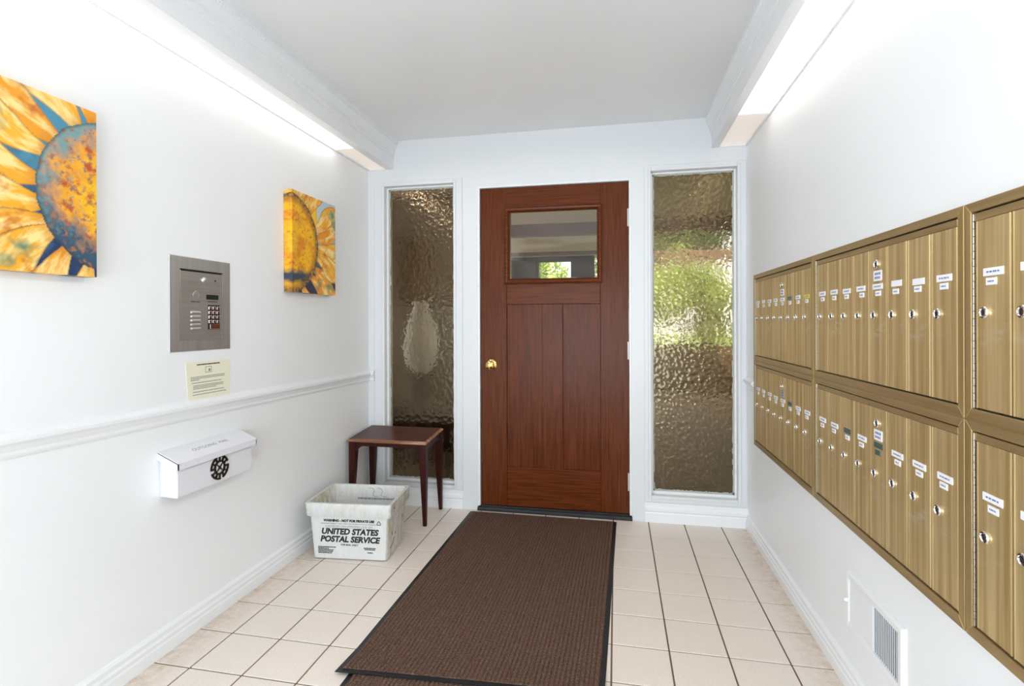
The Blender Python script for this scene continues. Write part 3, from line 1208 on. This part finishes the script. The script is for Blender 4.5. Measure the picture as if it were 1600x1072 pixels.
def painting(y0, y1, z0, z1, xf, fn, label):
    """stretched canvas with the picture wrapped round its sides"""
    nu, nv = 150, 186
    depth = xf - XL - 0.001
    wrap = 4
    vs, cs, fs = [], [], []
    for j in range(-wrap, nv + 1 + wrap):
        for i in range(-wrap, nu + 1 + wrap):
            ii, jj = min(max(i, 0), nu), min(max(j, 0), nv)
            y = y0 + (y1 - y0) * ii / nu
            z = z0 + (z1 - z0) * jj / nv
            k = max(0, -i, i - nu, -j, j - nv)
            x = xf - depth * k / wrap
            vs.append((x - XL, y - y0, z - z0))
            # the wrapped margin repeats the picture just inside the edge
            e = depth * k / wrap
            py = y + (e if i < 0 else -e if i > nu else 0)
            pz = z + (e if j < 0 else -e if j > nv else 0)
            cs.append((py, pz))
    w = nu + 1 + 2 * wrap
    hgt = nv + 1 + 2 * wrap
    for j in range(hgt - 1):
        for i in range(w - 1):
            fs.append((j * w + i, j * w + i + 1, (j + 1) * w + i + 1, (j + 1) * w + i))
    me = bpy.data.meshes.new('painting')
    me.from_pydata(vs, [], fs)
    at = me.attributes.new('paint', 'FLOAT_COLOR', 'POINT')
    flat = []
    for y, z in cs:
        flat.extend((*fn(y, z), 1.0))
    at.data.foreach_set('color', flat)
    me.materials.append(M['canvas'])
    me.validate()
    t = thing('painting', label, 'painting', (XL, y0, z0), 0, 'sunflower canvases on the left wall')
    o = bpy.data.objects.new('canvas', me)
    COL.objects.link(o)
    o.parent = t
    bm = new_bm()
    for lo, hi in (((y0 + 0.004, z0 + 0.004), (y1 - 0.004, z0 + 0.03)), ((y0 + 0.004, z1 - 0.03), (y1 - 0.004, z1 - 0.004)),
                   ((y0 + 0.004, z0 + 0.03), (y0 + 0.03, z1 - 0.03)), ((y1 - 0.03, z0 + 0.03), (y1 - 0.004, z1 - 0.03))):
        box(bm, (XL + 0.001, lo[0], lo[1]), (XL + 0.02, hi[0], hi[1]))
    obj('stretcher', bm, plain('pine', srgb(190, 150, 100), 0.7) if 'pine' not in bpy.data.materials else bpy.data.materials['pine'], t)
    return t


painting(0.932, 1.338, 1.350, 1.859, -1.580, paint1, 'sunflower canvas cut off by the left photo edge, blue-rimmed seed head at right')
painting(2.337, 2.743, 1.362, 1.874, -1.580, paint2, 'sunflower canvas near the left sidelight, golden seed head at its left')

# ---- entry intercom
ic = thing('intercom', 'brushed steel entry intercom panel set into the left wall', 'intercom', (XL, 1.805, 1.097))
py0, py1, pz0, pz1 = 1.650, 1.962, 1.097, 1.463
qy0, qy1, qz0, qz1 = 1.696, 1.919, 1.139, 1.416
bm = new_bm()
rings = []
for (a, x) in ((0, XL), (0, XL + 0.003), (0.002, XL + 0.005)):
    rings.append([(x, py0 + a, pz0 + a), (x, py1 - a, pz0 + a), (x, py1 - a, pz1 - a), (x, py0 + a, pz1 - a)])
for (a, x) in ((0, XL + 0.005), (0, XL + 0.0005)):
    rings.append([(x, qy0, qz0), (x, qy1, qz0), (x, qy1, qz1), (x, qy0, qz1)])
loft(bm, rings, False, False)
obj('wall_plate', bm, M['steel'], ic)
bm = new_bm()
box(bm, (XL, qy0, qz0), (XL + 0.0012, qy1, qz1))
obj('recess', bm, M['dark'], ic)
bm = new_bm()
box(bm, (XL + 0.001, qy0 + 0.005, qz0 + 0.002), (XL + 0.0042, qy1 - 0.005, qz1 - 0.008), 0.0008)
obj('face_plate', bm, M['steel_face'], ic)
bm = new_bm()
for y in (qy0 + 0.001, qy1 - 0.004):
    box(bm, (XL + 0.001, y, qz0 + 0.001), (XL + 0.0055, y + 0.003, qz1 - 0.004))
box(bm, (XL + 0.001, qy0 + 0.001, qz0), (XL + 0.0055, qy1 - 0.001, qz0 + 0.002))
obj('bright_edge', bm, M['pale_chrome'], ic)
XF = XL + 0.0042


def disc(name, y, z, prof, m, seg=20):
    b = new_bm()
    lathe(b, prof, seg, frame_mtx((XF, y, z), (0, 1, 0), (0, 0, 1)))
    return obj(name, b, M[m], ic, smooth=True)


disc('camera_lens', 1.817, 1.379, [(0, 0), (0.013, 0), (0.013, 0.003), (0.011, 0.006), (0.007, 0.008), (0, 0.009)], 'chrome')
disc('microphone_hole', 1.877, 1.380, [(0, 0), (0.004, 0), (0.004, 0.0006), (0, 0.0006)], 'dark', 12)
disc('key_switch', 1.777, 1.318, [(0, 0), (0.016, 0), (0.016, 0.001), (0.012, 0.002), (0.0118, 0.0008), (0, 0.0008)], 'steel_face')
bm = new_bm()
box(bm, (XF - 0.001, 1.828, 1.302), (XF + 0.0014, 1.894, 1.322), 0.0008)
obj('display', bm, M['lcd'], ic)
bm = new_bm()
for y0_, y1_, z in ((1.752, 1.775, 1.291), (1.780, 1.795, 1.291), (1.836, 1.888, 1.294)):
    yy = y0_
    while yy < y1_:
        box(bm, (XF - 0.0003, yy, z - 0.002), (XF + 0.0003, min(yy + 0.0035, y1_), z + 0.002))
        yy += 0.0048
obj('printed_caption', bm, M['ink'], ic)
for k in range(5):
    z = 1.249 - k * 0.0158
    bm = new_bm()
    pr = [(0, -0.006), (0.0045, -0.0045), (0.005, -0.001), (0.002, 0.004), (0, 0.006)]
    rings = []
    for y, s in ((1.748, 0.1), (1.753, 0.85), (1.758, 1.0), (1.790, 1.0), (1.796, 0.85), (1.801, 0.1)):
        rings.append([(XF - 0.0004 + x * s, y, z + zz * (0.5 + 0.5 * s)) for x, zz in pr])
    loft(bm, rings)
    obj('speaker_louvre', bm, M['pale_chrome'], ic)
kp = new_bm()
box(kp, (XF - 0.001, 1.837, 1.181), (XF + 0.001, 1.902, 1.280), 0.0006)
kp = obj('keypad', kp, M['dark'], ic)
for r in range(4):
    for c in range(3):
        bm = new_bm()
        y = 1.8475 + c * 0.022
        z = 1.268 - r * 0.0185
        box(bm, (XF, y - 0.008, z - 0.0068), (XF + 0.004, y + 0.008, z + 0.0068), 0.0018, 2)
        obj('key', bm, M['chrome'], kp)
bm = new_bm()
box(bm, (XF, 1.848, 1.183), (XF + 0.002, 1.900, 1.202), 0.0006)
obj('call_bar', bm, M['chrome'], kp)

# ---- cream notice taped under the intercom
nt = thing('paper_notice', 'cream printed notice taped to the wall below the steel intercom', 'notice', (XL, 1.845, 0.905))
bm = new_bm()
ring0 = [(XL + 0.0004, 1.727, 1.053), (XL + 0.0004, 1.961, 1.052), (XL + 0.0004, 1.961, 0.905), (XL + 0.0004, 1.740, 0.905)]
loft(bm, [ring0, [(x + 0.0012, y, z) for x, y, z in ring0]])
obj('sheet', bm, M['paper'], nt)
bm = new_bm()


def words(bm, y0, y1, z, h, rnd):
    y = y0
    while y < y1:
        w = rnd.uniform(0.004, 0.012)
        box(bm, (XL + 0.0015, y, z - h / 2), (XL + 0.0019, min(y + w, y1), z + h / 2))
        y += w + 0.0016


rnd = random.Random(3)
words(bm, 1.783, 1.905, 1.041, 0.005, rnd)
obj('printed_title', bm, M['ink'], nt)
bm = new_bm()
for a, b, z in ((1.752, 1.932, 0.993), (1.752, 1.930, 0.987), (1.752, 1.795, 0.981), (1.757, 1.914, 0.970), (1.764, 1.924, 0.959), (1.764, 1.924, 0.953),
                (1.764, 1.885, 0.947), (1.762, 1.928, 0.934), (1.762, 1.940, 0.923)):
    words(bm, a, b, z, 0.0030, rnd)
obj('printed_lines', bm, M['grey_ink'], nt)
bm = new_bm()
for lo, hi in (((1.826, 1.007), (1.860, 1.009)), ((1.826, 1.029), (1.860, 1.031)), ((1.826, 1.009), (1.828, 1.029)), ((1.858, 1.009), (1.860, 1.029)),
               ((1.843, 1.012), (1.853, 1.022))):
    box(bm, (XL + 0.0015, lo[0], lo[1]), (XL + 0.0019, hi[0], hi[1]))
obj('printed_picture', bm, M['grey_ink'], nt)

# ---- outgoing mail box
om = thing('outgoing_mailbox', 'small white lidded metal mail box on the left wall below the chair rail', 'mailbox', (XL, 1.81, 0.573))
oy0, oy1, oz0 = 1.612, 2.004, 0.573
xf = -1.554
bm = new_bm()
prof = [(XL, oz0 + 0.002), (XL, 0.728), (xf, 0.694), (xf, oz0), ]
extrude(bm, prof, 1, oy0, oy1)
bmesh.ops.bevel(bm, geom=list(bm.edges), offset=0.002, segments=2, affect='EDGES')
obj('box_body', bm, M['enamel'], om)
bm = new_bm()
lx = -1.540
prof = [(XL, 0.741), (lx, 0.702), (lx, 0.677), (lx - 0.003, 0.677), (lx - 0.003, 0.698), (XL, 0.735)]
extrude(bm, prof, 1, oy0 - 0.010, oy1 + 0.014)
for ya, yb_ in ((oy0 - 0.010, oy0 - 0.006), (oy1 + 0.010, oy1 + 0.014)):
    extrude(bm, [(XL, 0.738), (lx, 0.700), (lx, 0.677), (lx - 0.022, 0.684), (lx - 0.030, 0.680), (XL, 0.712)], 1, ya, yb_)
lid = obj('lid', bm, M['enamel'], om)
tb = text_bm('OUTGOING  MAIL', 0.0215, 0.0006, space=1.05)
n_up = Vector((0.039, 0, 0.085)).normalized()
tb_m = frame_mtx((-1.584, 1.806, 0.741 - (1.628 - 1.584) * 0.039 / 0.085 + 0.0006), (0, 1, 0), (-0.085, 0, 0.039))
bm = new_bm()
merge(bm, tb, tb_m)
obj('lettering', bm, M['grey_ink'], lid)
# bronze medallion: split ring, rays and a lozenge
bm = new_bm()
oc = Vector((xf + 0.003, 1.815, 0.631))


def arc_bar(bm, r0, r1, a0, a1, x0, x1, n=10):
    a = [a0 + (a1 - a0) * i / n for i in range(n + 1)]
    pts = [(oc.y + r1 * math.cos(t), oc.z + r1 * math.sin(t)) for t in a] + [(oc.y + r0 * math.cos(t), oc.z + r0 * math.sin(t)) for t in reversed(a)]
    extrude(bm, pts, 0, x0, x1)


xa, xb = xf + 0.0005, xf + 0.005
for k in range(4):
    c = math.pi / 2 * k + 0.25
    arc_bar(bm, 0.041, 0.048, c + 0.12, c + math.pi / 2 - 0.18, xa, xb)
arc_bar(bm, 0.022, 0.029, 0, 2 * math.pi, xa, xb, 28)
for k in range(12):
    a = 2 * math.pi * k / 12
    p = lambda r, d: (oc.y + r * math.cos(a + d), oc.z + r * math.sin(a + d))
    extrude(bm, [p(0.028, -0.11), p(0.043, -0.06 if k % 2 else -0.10), p(0.043, 0.06 if k % 2 else 0.10), p(0.028, 0.11)], 0, xa, xb)
for k in range(4):
    a = math.pi / 4 + math.pi / 2 * k
    extrude(bm, [(oc.y + 0.003 * math.cos(a + 1.57), oc.z + 0.003 * math.sin(a + 1.57)), (oc.y + 0.024 * math.cos(a), oc.z + 0.024 * math.sin(a)),
                 (oc.y + 0.003 * math.cos(a - 1.57), oc.z + 0.003 * math.sin(a - 1.57))], 0, xa, xb)
box(bm, (xa, oc.y - 0.004, oc.z + 0.044), (xb, oc.y + 0.004, oc.z + 0.058))
obj('medallion', bm, M['bronze'], om)['label'] = 'round dark bronze medallion'

# ================================================================== FLOOR THINGS
# ---- ribbed entrance mats
def floor_mat(label, corners, z_near, name='floor_mat'):
    """corners: far-left, far-right, near-right, near-left; near end can ride up on another mat"""
    fl, fr, nr, nl = [Vector((*c, 0)) for c in corners]
    org = (fl + fr + nr + nl) / 4
    t = thing(name, label, 'doormat', org, 0, 'brown ribbed entrance mats')

    def P(u, v, z):
        p = (fl * (1 - u) + fr * u) * (1 - v) + (nl * (1 - u) + nr * u) * v
        lift = z_near * max(0.0, (v - 0.90) / 0.10) ** 1.0 if z_near else 0.0
        return Vector((p.x, p.y, z + min(lift, z_near))) - org
    wid, ln = (fr - fl).length, (fl - nl).length
    bm = new_bm()
    vv = [0, 0.3, 0.6, 0.88, 0.9, 0.94, 0.97, 1.0]
    rings = [[P(0, v, 0.0005), P(0, v, 0.0025), P(0.024, v, 0.005), P(0.976, v, 0.005), P(1, v, 0.0025), P(1, v, 0.0005)] for v in vv]
    loft(bm, rings)
    obj('rubber_backing', bm, M['black'], t, local=True)
    nrib = 54
    bu, bv = 0.022, 0.012
    bm = new_bm()
    prof = []
    for k in range(nrib):
        for f, z in ((0.0, 0.0062), (0.22, 0.0098), (0.5, 0.0108), (0.78, 0.0098)):
            prof.append((bu + (1 - 2 * bu) * (k + f) / nrib, z))
    prof.append((1 - bu, 0.0062))
    vs2 = [bv, 0.3, 0.6, 0.88, 0.9, 0.94, 0.97, 1 - bv]
    rings = [[P(u, v, z) for u, z in prof] + [P(1 - bu, v, 0.0045), P(bu, v, 0.0045)] for v in vs2]
    loft(bm, rings)
    obj('ribbed_pile', bm, M['carpet'], t, local=True)
    return t


floor_mat('brown ribbed mat with black rubber edge in front of the wooden door', ((-0.913, 3.210), (0.000, 3.200), (-0.040, 1.683), (-0.947, 1.632)), 0.012)
floor_mat('brown ribbed mat at the bottom edge, tucked under the first mat', ((-0.903, 1.70), (0.004, 1.72), (0.010, 0.16), (-0.897, 0.14)), 0.0)

# ---- postal tub
tub = thing('mail_tub', 'scuffed white plastic postal tub with black lettering on the floor', 'tub', (-1.340, 2.570, 0.0), math.radians(5.2))


def rrect(hx, hy, r, z, n=4):
    pts = []
    for cx, cy, a0 in ((hx - r, hy - r, 0), (-hx + r, hy - r, math.pi / 2), (-hx + r, -hy + r, math.pi), (hx - r, -hy + r, 1.5 * math.pi)):
        for k in range(n + 1):
            a = a0 + math.pi / 2 * k / n
            pts.append((cx + r * math.cos(a), cy + r * math.sin(a), z))
    return pts


bx, by, tx, ty, th = 0.193, 0.134, 0.212, 0.150, 0.295


def at_h(z):
    f = z / th
    return bx + (tx - bx) * f, by + (ty - by) * f


rings = [rrect(bx - 0.012, by - 0.012, 0.012, 0.0005), rrect(bx, by, 0.016, 0.008)]
for z, e in ((0.224, 0.0), (0.226, 0.011), (0.232, 0.014), (0.291, 0.015), (0.295, 0.013), (0.295, -0.002), (0.291, -0.004), (0.012, -0.004)):
    hx, hy = at_h(z)
    rings.append(rrect(hx + e, hy + e, 0.016, z))
rings.append(rrect(bx - 0.008, by - 0.008, 0.012, 0.006))
bm = new_bm()
loft(bm, rings)
obj('tub_body', bm, M['tub'], tub, smooth=30, local=True)
slope = (ty - by) / th


def tub_front(zc, xo=0.0):
    hy = by + slope * zc
    return frame_mtx((xo, -hy - 0.0006, zc), (1, 0, 0), (0, -slope, 1))


def tub_text(s, size, zc, bold=0.0, shear=0.0, xo=0.0, name='printed_text', m='ink', xscale=1.0):
    b = new_bm()
    merge(b, text_bm(s, size, 0.0005, bold, shear, xscale=xscale), tub_front(zc, xo))
    return obj(name, b, M[m], tub, local=True)


tub_text('WARNING - NOT FOR PRIVATE USE', 0.0165, 0.204, 0.0011, 0.1, 0.0)
tub_text('MAXIMUM PENALTY FOR THEFT OR MISUSE OF POSTAL PROPERTY', 0.0098, 0.188, 0.0, 0.0, 0.0, m='grey_ink')
tub_text('$1,000 FINE AND 3 YEARS IMPRISONMENT (18 USC 1707)', 0.0098, 0.175, 0.0, 0.0, 0.0, m='grey_ink')
tub_text('UNITED STATES', 0.0415, 0.147, 0.0019, 0.22, 0.002)
tub_text('POSTAL SERVICE', 0.0415, 0.1075, 0.0019, 0.22, 0.002)
tub_text('FOR MAIL ONLY', 0.0125, 0.080, 0.0003, 0.15, 0.0)
bm = new_bm()
rnd = random.Random(5)


def small_lines(bm, x0, x1, zc, h):
    x = x0
    while x < x1:
        w = rnd.uniform(0.005, 0.013)
        t = new_bm()
        box(t, (x, -h / 2, 0), (min(x + w, x1), h / 2, 0.0005))
        merge(bm, t, tub_front(zc))
        x += w + 0.0016


for block in (((-0.165, -0.070, 0.066), (-0.165, -0.108, 0.058), (-0.165, -0.085, 0.0505), (-0.165, -0.088, 0.043), (-0.165, -0.092, 0.0355)),
              ((0.075, 0.138, 0.067), (0.080, 0.136, 0.060), (0.095, 0.122, 0.044))):
    bm = new_bm()
    for x0, x1, zc in block:
        small_lines(bm, x0, x1, zc, 0.0045)
    obj('small_print', bm, M['ink'], tub, local=True)
bm = new_bm()
small_lines(bm, -0.125, 0.128, 0.1675, 0.0008)
obj('printed_rule', bm, M['grey_ink'], tub, local=True)
# recycling triangle
bm = new_bm()
tri = [(0.014 * math.cos(math.pi / 2 + 2.0944 * k), 0.014 * math.sin(math.pi / 2 + 2.0944 * k)) for k in range(3)]
for k in range(3):
    a, b = Vector(tri[k]), Vector(tri[(k + 1) % 3])
    p, q = a.lerp(b, 0.10), a.lerp(b, 0.90)
    nrm = Vector((-(b - a).y, (b - a).x)).normalized() * 0.0016
    t = new_bm()
    extrude(t, [tuple(p - nrm), tuple(q - nrm), tuple(q + nrm), tuple(p + nrm)], 2, 0, 0.0005)
    merge(bm, t, tub_front(0.196, 0.157))
obj('recycling_mark', bm, M['ink'], tub, local=True)
# inside of the far wall: faded print and hand-written strokes
ib = lambda z: by + slope * z - 0.0048
bm = new_bm()
for (x0, y0) in ((0.022, 0.0), (0.070, 0.0)):
    pts2 = [(-0.030, 0.278), (-0.018, 0.282), (-0.004, 0.276), (0.002, 0.262), (-0.003, 0.248), (-0.006, 0.240), (0.006, 0.236), (0.026, 0.233)]
    tube(bm, [(x0 + x, ib(z) - 0.0002, z) for x, z in pts2], 0.0011, 5)
obj('handwriting', bm, M['grey_ink'], tub, local=True)
bm = new_bm()
x = -0.07
while x < 0.14:
    w = rnd.uniform(0.008, 0.022)
    box(bm, (x, ib(0.222) - 0.0008, 0.217), (x + w, ib(0.222) + 0.0005, 0.227))
    x += w + 0.003
obj('show_through_print', bm, M['pale_ink'], tub, local=True)
# handle slot and dark scuffs on the right end
slx = (tx - bx) / th
bm = new_bm()
for y0, y1, z0, z1 in ((-0.075, -0.070, 0.115, 0.128), (-0.020, -0.014, 0.100, 0.112), (0.085, 0.090, 0.150, 0.166), (0.100, 0.104, 0.205, 0.220), (-0.115, -0.100, 0.262, 0.266)):
    zc = (z0 + z1) / 2
    e = 0.015 if zc > 0.226 else 0.0
    x = bx + slx * zc + e
    box(bm, (x - 0.002, y0, z0), (x + 0.0008, y1, z1))
tube(bm, [(bx + slx * z + 0.0004, y, z) for y, z in ((-0.095, 0.052), (-0.080, 0.056), (-0.060, 0.064), (-0.045, 0.078), (-0.040, 0.090))], 0.0014, 5)
obj('scuff_mark', bm, M['ink'], tub, local=True)

# ---- little side table (its top leans a touch towards the room)
tb_ = thing('side_table', 'small dark mahogany side table with worn top edge below the left sidelight', 'table', (-1.352, 3.07, 0.0))
tx0, tx1, ty0, ty1 = -1.606, -1.098, 2.912, 3.233


def ztop(y):
    return 0.500 + (y - ty0) * (0.025 / (ty1 - ty0))


def slab(bm, x0, x1, y0, y1, t0, t1):
    """slab following the lean of the top between two offsets below it"""
    vs = [bm.verts.new((x, y, ztop(y) - t)) for t in (t0, t1) for x, y in ((x0, y0), (x1, y0), (x1, y1), (x0, y1))]
    for f in ((0, 1, 2, 3), (7, 6, 5, 4), (0, 4, 5, 1), (1, 5, 6, 2), (2, 6, 7, 3), (3, 7, 4, 0)):
        bm.faces.new([vs[i] for i in f])


bm = new_bm()
c = 0.012
rings = []
for e, t in ((0.004, 0.018), (0.0, 0.014), (0.0, 0.009)):
    rings.append([(x, y, ztop(y) - t) for x, y in ((tx0 + e, ty0 + e), (tx1 - e, ty0 + e), (tx1 - e, ty1 - e), (tx0 + e, ty1 - e))])
rings.append([(x, y, ztop(y)) for x, y in ((tx0 + c, ty0 + c), (tx1 - c, ty0 + c), (tx1 - c, ty1 - c), (tx0 + c, ty1 - c))])
loft(bm, rings, True, False)
obj('top_edge', bm, M['table_edge'], tb_)['label'] = 'chipped pale-worn bevelled edge'
bm = new_bm()
slab(bm, tx0 + c, tx1 - c, ty0 + c, ty1 - c, 0.0, 0.008)
obj('table_top', bm, M['table_top'], tb_)
lw, lb = 0.042, 0.019
for x, y, sx, sy in ((tx0 + 0.008, ty0 + 0.012, 1, 1), (tx1 - 0.006, ty0 + 0.012, -1, 1), (tx1 - 0.006, ty1 - 0.006, -1, -1), (tx0 + 0.008, ty1 - 0.006, 1, -1)):
    zt = ztop(y) - 0.018
    bm = new_bm()
    rings = []
    for z, w in ((0.0, lb), (0.30, 0.036), (zt - 0.06, lw), (zt, lw)):
        rings.append([(x, y, z), (x + sx * w, y, z), (x + sx * w, y + sy * w, z), (x, y + sy * w, z)])
    loft(bm, rings)
    obj('leg', bm, M['table_leg'], tb_)


def apron(pts, axis, a0, a1):
    b = new_bm()
    extrude(b, pts, axis, a0, a1)
    obj('apron', b, M['table_leg'], tb_)


def apron_shape(a, b, z):
    s = 0.055
    pts = [(a, z), (b, z), (b, z - 0.062)]
    for k in range(6):
        t = k / 5
        pts.append((b - s * t, z - 0.026 - 0.036 * (1 - t) ** 2))
    for k in range(6):
        t = k / 5
        pts.append((a + s * (1 - t), z - 0.026 - 0.036 * t ** 2))
    pts.append((a, z - 0.062))
    return pts


for y, zz in ((ty0 + 0.016, ztop(ty0 + 0.016) - 0.018), (ty1 - 0.026, ztop(ty1 - 0.026) - 0.018)):
    apron(apron_shape(tx0 + 0.008 + lw, tx1 - 0.006 - lw, zz), 1, y, y + 0.014)
for x in (tx0 + 0.014, tx1 - 0.024):
    za, zb_ = ztop(ty0 + 0.05) - 0.018, ztop(ty1 - 0.05) - 0.018
    apron([(ty0 + 0.012 + lw, za), (ty1 - 0.006 - lw, zb_), (ty1 - 0.006 - lw, zb_ - 0.04), (ty0 + 0.012 + lw, za - 0.04)], 0, x, x + 0.012)

# ================================================================== OUTDOORS, seen through the panes
bm = new_bm()
box(bm, (-4.0, YO, -0.20), (5.5, 9.9, -0.03))
struct('floor_porch', bm, M['concrete'])
bm = new_bm()
box(bm, (-40, 9.9, -0.5), (40, 60, -0.10))
box(bm, (5.5, YO, -0.5), (40, 9.9, -0.10))
lawn = struct('ground', bm, M['grass'])
bm = new_bm()
box(bm, (-4.0, YO, 2.53), (3.6, 7.0, 2.75))
struct('ceiling_porch', bm, M['porch_soffit'])
bm = new_bm()
box(bm, (-4.0, 7.0, 2.37), (3.6, 7.12, 2.75), 0.01)
struct('trim_7', bm, M['porch_wood'], label='brown timber beam across the porch')
bm = new_bm()
box(bm, (-4.0, 7.12, 2.40), (0.42, 9.8, 2.75))
struct('ceiling_carport', bm, M['porch_soffit'])
bm = new_bm()
box(bm, (-4.0, 8.86, 2.34), (0.42, 8.92, 2.40), 0.005)
box(bm, (0.42, 9.5, 2.24), (3.6, 9.62, 2.44), 0.005)
struct('trim_8', bm, M['porch_wall'], label='brown fascia board along the far edge of the porch roof')
# far dark wall with a window-like opening, and a low wall to its right
bm = new_bm()
for x0, x1, z0, z1 in ((-4.0, -1.40, -0.1, 2.40), (-1.40, -0.80, -0.1, 1.75), (-1.40, -0.80, 2.31, 2.40), (-0.80, -0.38, -0.1, 2.40)):
    box(bm, (x0, 9.5, z0), (x1, 9.65, z1))
struct('wall_porch_far', bm, M['porch_dark'])
bm = new_bm()
box(bm, (-0.38, 9.5, -0.1), (3.6, 9.65, 0.80))
struct('wall_porch_low', bm, M['porch_dark'])
bm = new_bm()
box(bm, (3.45, YO, -0.1), (3.6, 6.4, 0.9))
struct('wall_porch_right', bm, M['porch_dark'])
bm = new_bm()
box(bm, (-4.0, 5.2, -0.1), (-1.35, 5.32, 2.53))
struct('wall_porch_left', bm, M['porch_wall'])
bm = new_bm()
box(bm, (-4.15, YB, -0.12), (XL - 0.15, YO, 2.75))
box(bm, (XR + 0.15, YB, -0.12), (5.0, YO, 2.75))
struct('wall_sun_block', bm, M['porch_wall'])  # unseen walls added to block the sun from the porch floor
# dark low bench against the near porch wall
bn = thing('porch_bench', 'dark low shape outside, blurred behind the foot of the left pane', 'bench', (-2.1, 4.95, -0.03))
bm = new_bm()
box(bm, (-2.75, 4.75, 0.34), (-1.4, 5.17, 0.40), 0.008)
obj('seat', bm, M['porch_dark'], bn)
bm = new_bm()
box(bm, (-2.64, 4.80, -0.03), (-1.50, 4.83, 0.34), 0.004)
obj('front_panel', bm, M['porch_dark'], bn)
for x in (-2.70, -1.50):
    bm = new_bm()
    box(bm, (x, 4.78, -0.03), (x + 0.06, 5.14, 0.34), 0.004)
    obj('leg', bm, M['porch_dark'], bn)
# pale rounded urn on a post, only a blur through the left pane
ur = thing('garden_urn', 'pale rounded shape outside, blurred in the middle of the left pane', 'urn', (-1.72, 4.45, -0.03))
bm = new_bm()
lathe(bm, [(0.0, 0.0), (0.14, 0.0), (0.13, 0.04), (0.10, 0.10), (0.09, 0.72), (0.11, 0.78), (0.0, 0.78)], 20, Matrix.Translation((-1.72, 4.45, -0.03)))
obj('pedestal', bm, M['porch_dark'], ur, smooth=True)
bm = new_bm()
lathe(bm, [(0.0, 0.78), (0.07, 0.78), (0.145, 0.90), (0.16, 1.02), (0.135, 1.18), (0.075, 1.34), (0.07, 1.42), (0.0, 1.42)], 20, Matrix.Translation((-1.72, 4.45, -0.03)))
obj('bowl', bm, M['pale_stone'], ur, smooth=True)


def shrub(name, label, x, y, w, h, n, seed, z0=-0.1, cat='shrub', leaf='leaf'):
    t = thing(name, label, cat, (x, y, z0), 0, 'greenery beyond the porch')
    r = random.Random(seed)
    vs, fs = [], []
    blobs = [(r.uniform(-w, w) * 0.6, r.uniform(-0.5, 0.5), r.uniform(0.35, 0.85) * h, r.uniform(0.35, 0.6) * min(w, h * 0.6)) for _ in range(9)]
    for _ in range(n):
        b = r.choice(blobs)
        d = Vector((r.gauss(0, 1), r.gauss(0, 1), r.gauss(0, 1))).normalized() * b[3] * (0.55 + 0.5 * r.random())
        p = Vector((b[0], b[1], b[2])) + d
        if p.z < 0.02:
            continue
        ax = Vector((r.gauss(0, 1), r.gauss(0, 1), r.gauss(0, 1))).normalized()
        sd = ax.orthogonal().normalized()
        s = r.uniform(0.04, 0.085) * (1.6 if h > 5 else 1.0)
        i = len(vs)
        vs += [tuple(p - ax * s), tuple(p + sd * s * 0.42), tuple(p + ax * s), tuple(p - sd * s * 0.42)]
        fs.append((i, i + 1, i + 2, i + 3))
    me = bpy.data.meshes.new('foliage')
    me.from_pydata(vs, [], fs)
    me.materials.append(M[leaf])
    o = bpy.data.objects.new('foliage', me)
    COL.objects.link(o)
    o.parent = t
    bm = new_bm()
    tube(bm, [(x, y, z0), (x + 0.05, y, z0 + h * 0.35), (x, y + 0.03, z0 + h * 0.7)], 0.05, 7)
    obj('stem', bm, M['bark'], t)
    return t


shrub('leafy_shrub', 'sunlit green shrub beyond the porch, behind the opening in the dark wall', -1.5, 11.4, 1.0, 3.2, 6000, 1)
shrub('leafy_shrub', 'bright green shrub beyond the porch, blurred through the right pane', 1.45, 12.2, 1.2, 3.2, 9000, 2)
shrub('leafy_shrub', 'bright green shrub at the far right beyond the porch', 5.2, 12.0, 1.2, 3.4, 5000, 3)
shrub('leafy_tree', 'tall green tree farthest off beyond the porch, behind the shrubs', 1.4, 18.0, 2.6, 7.0, 16000, 4, cat='tree', leaf='leaf_shade')
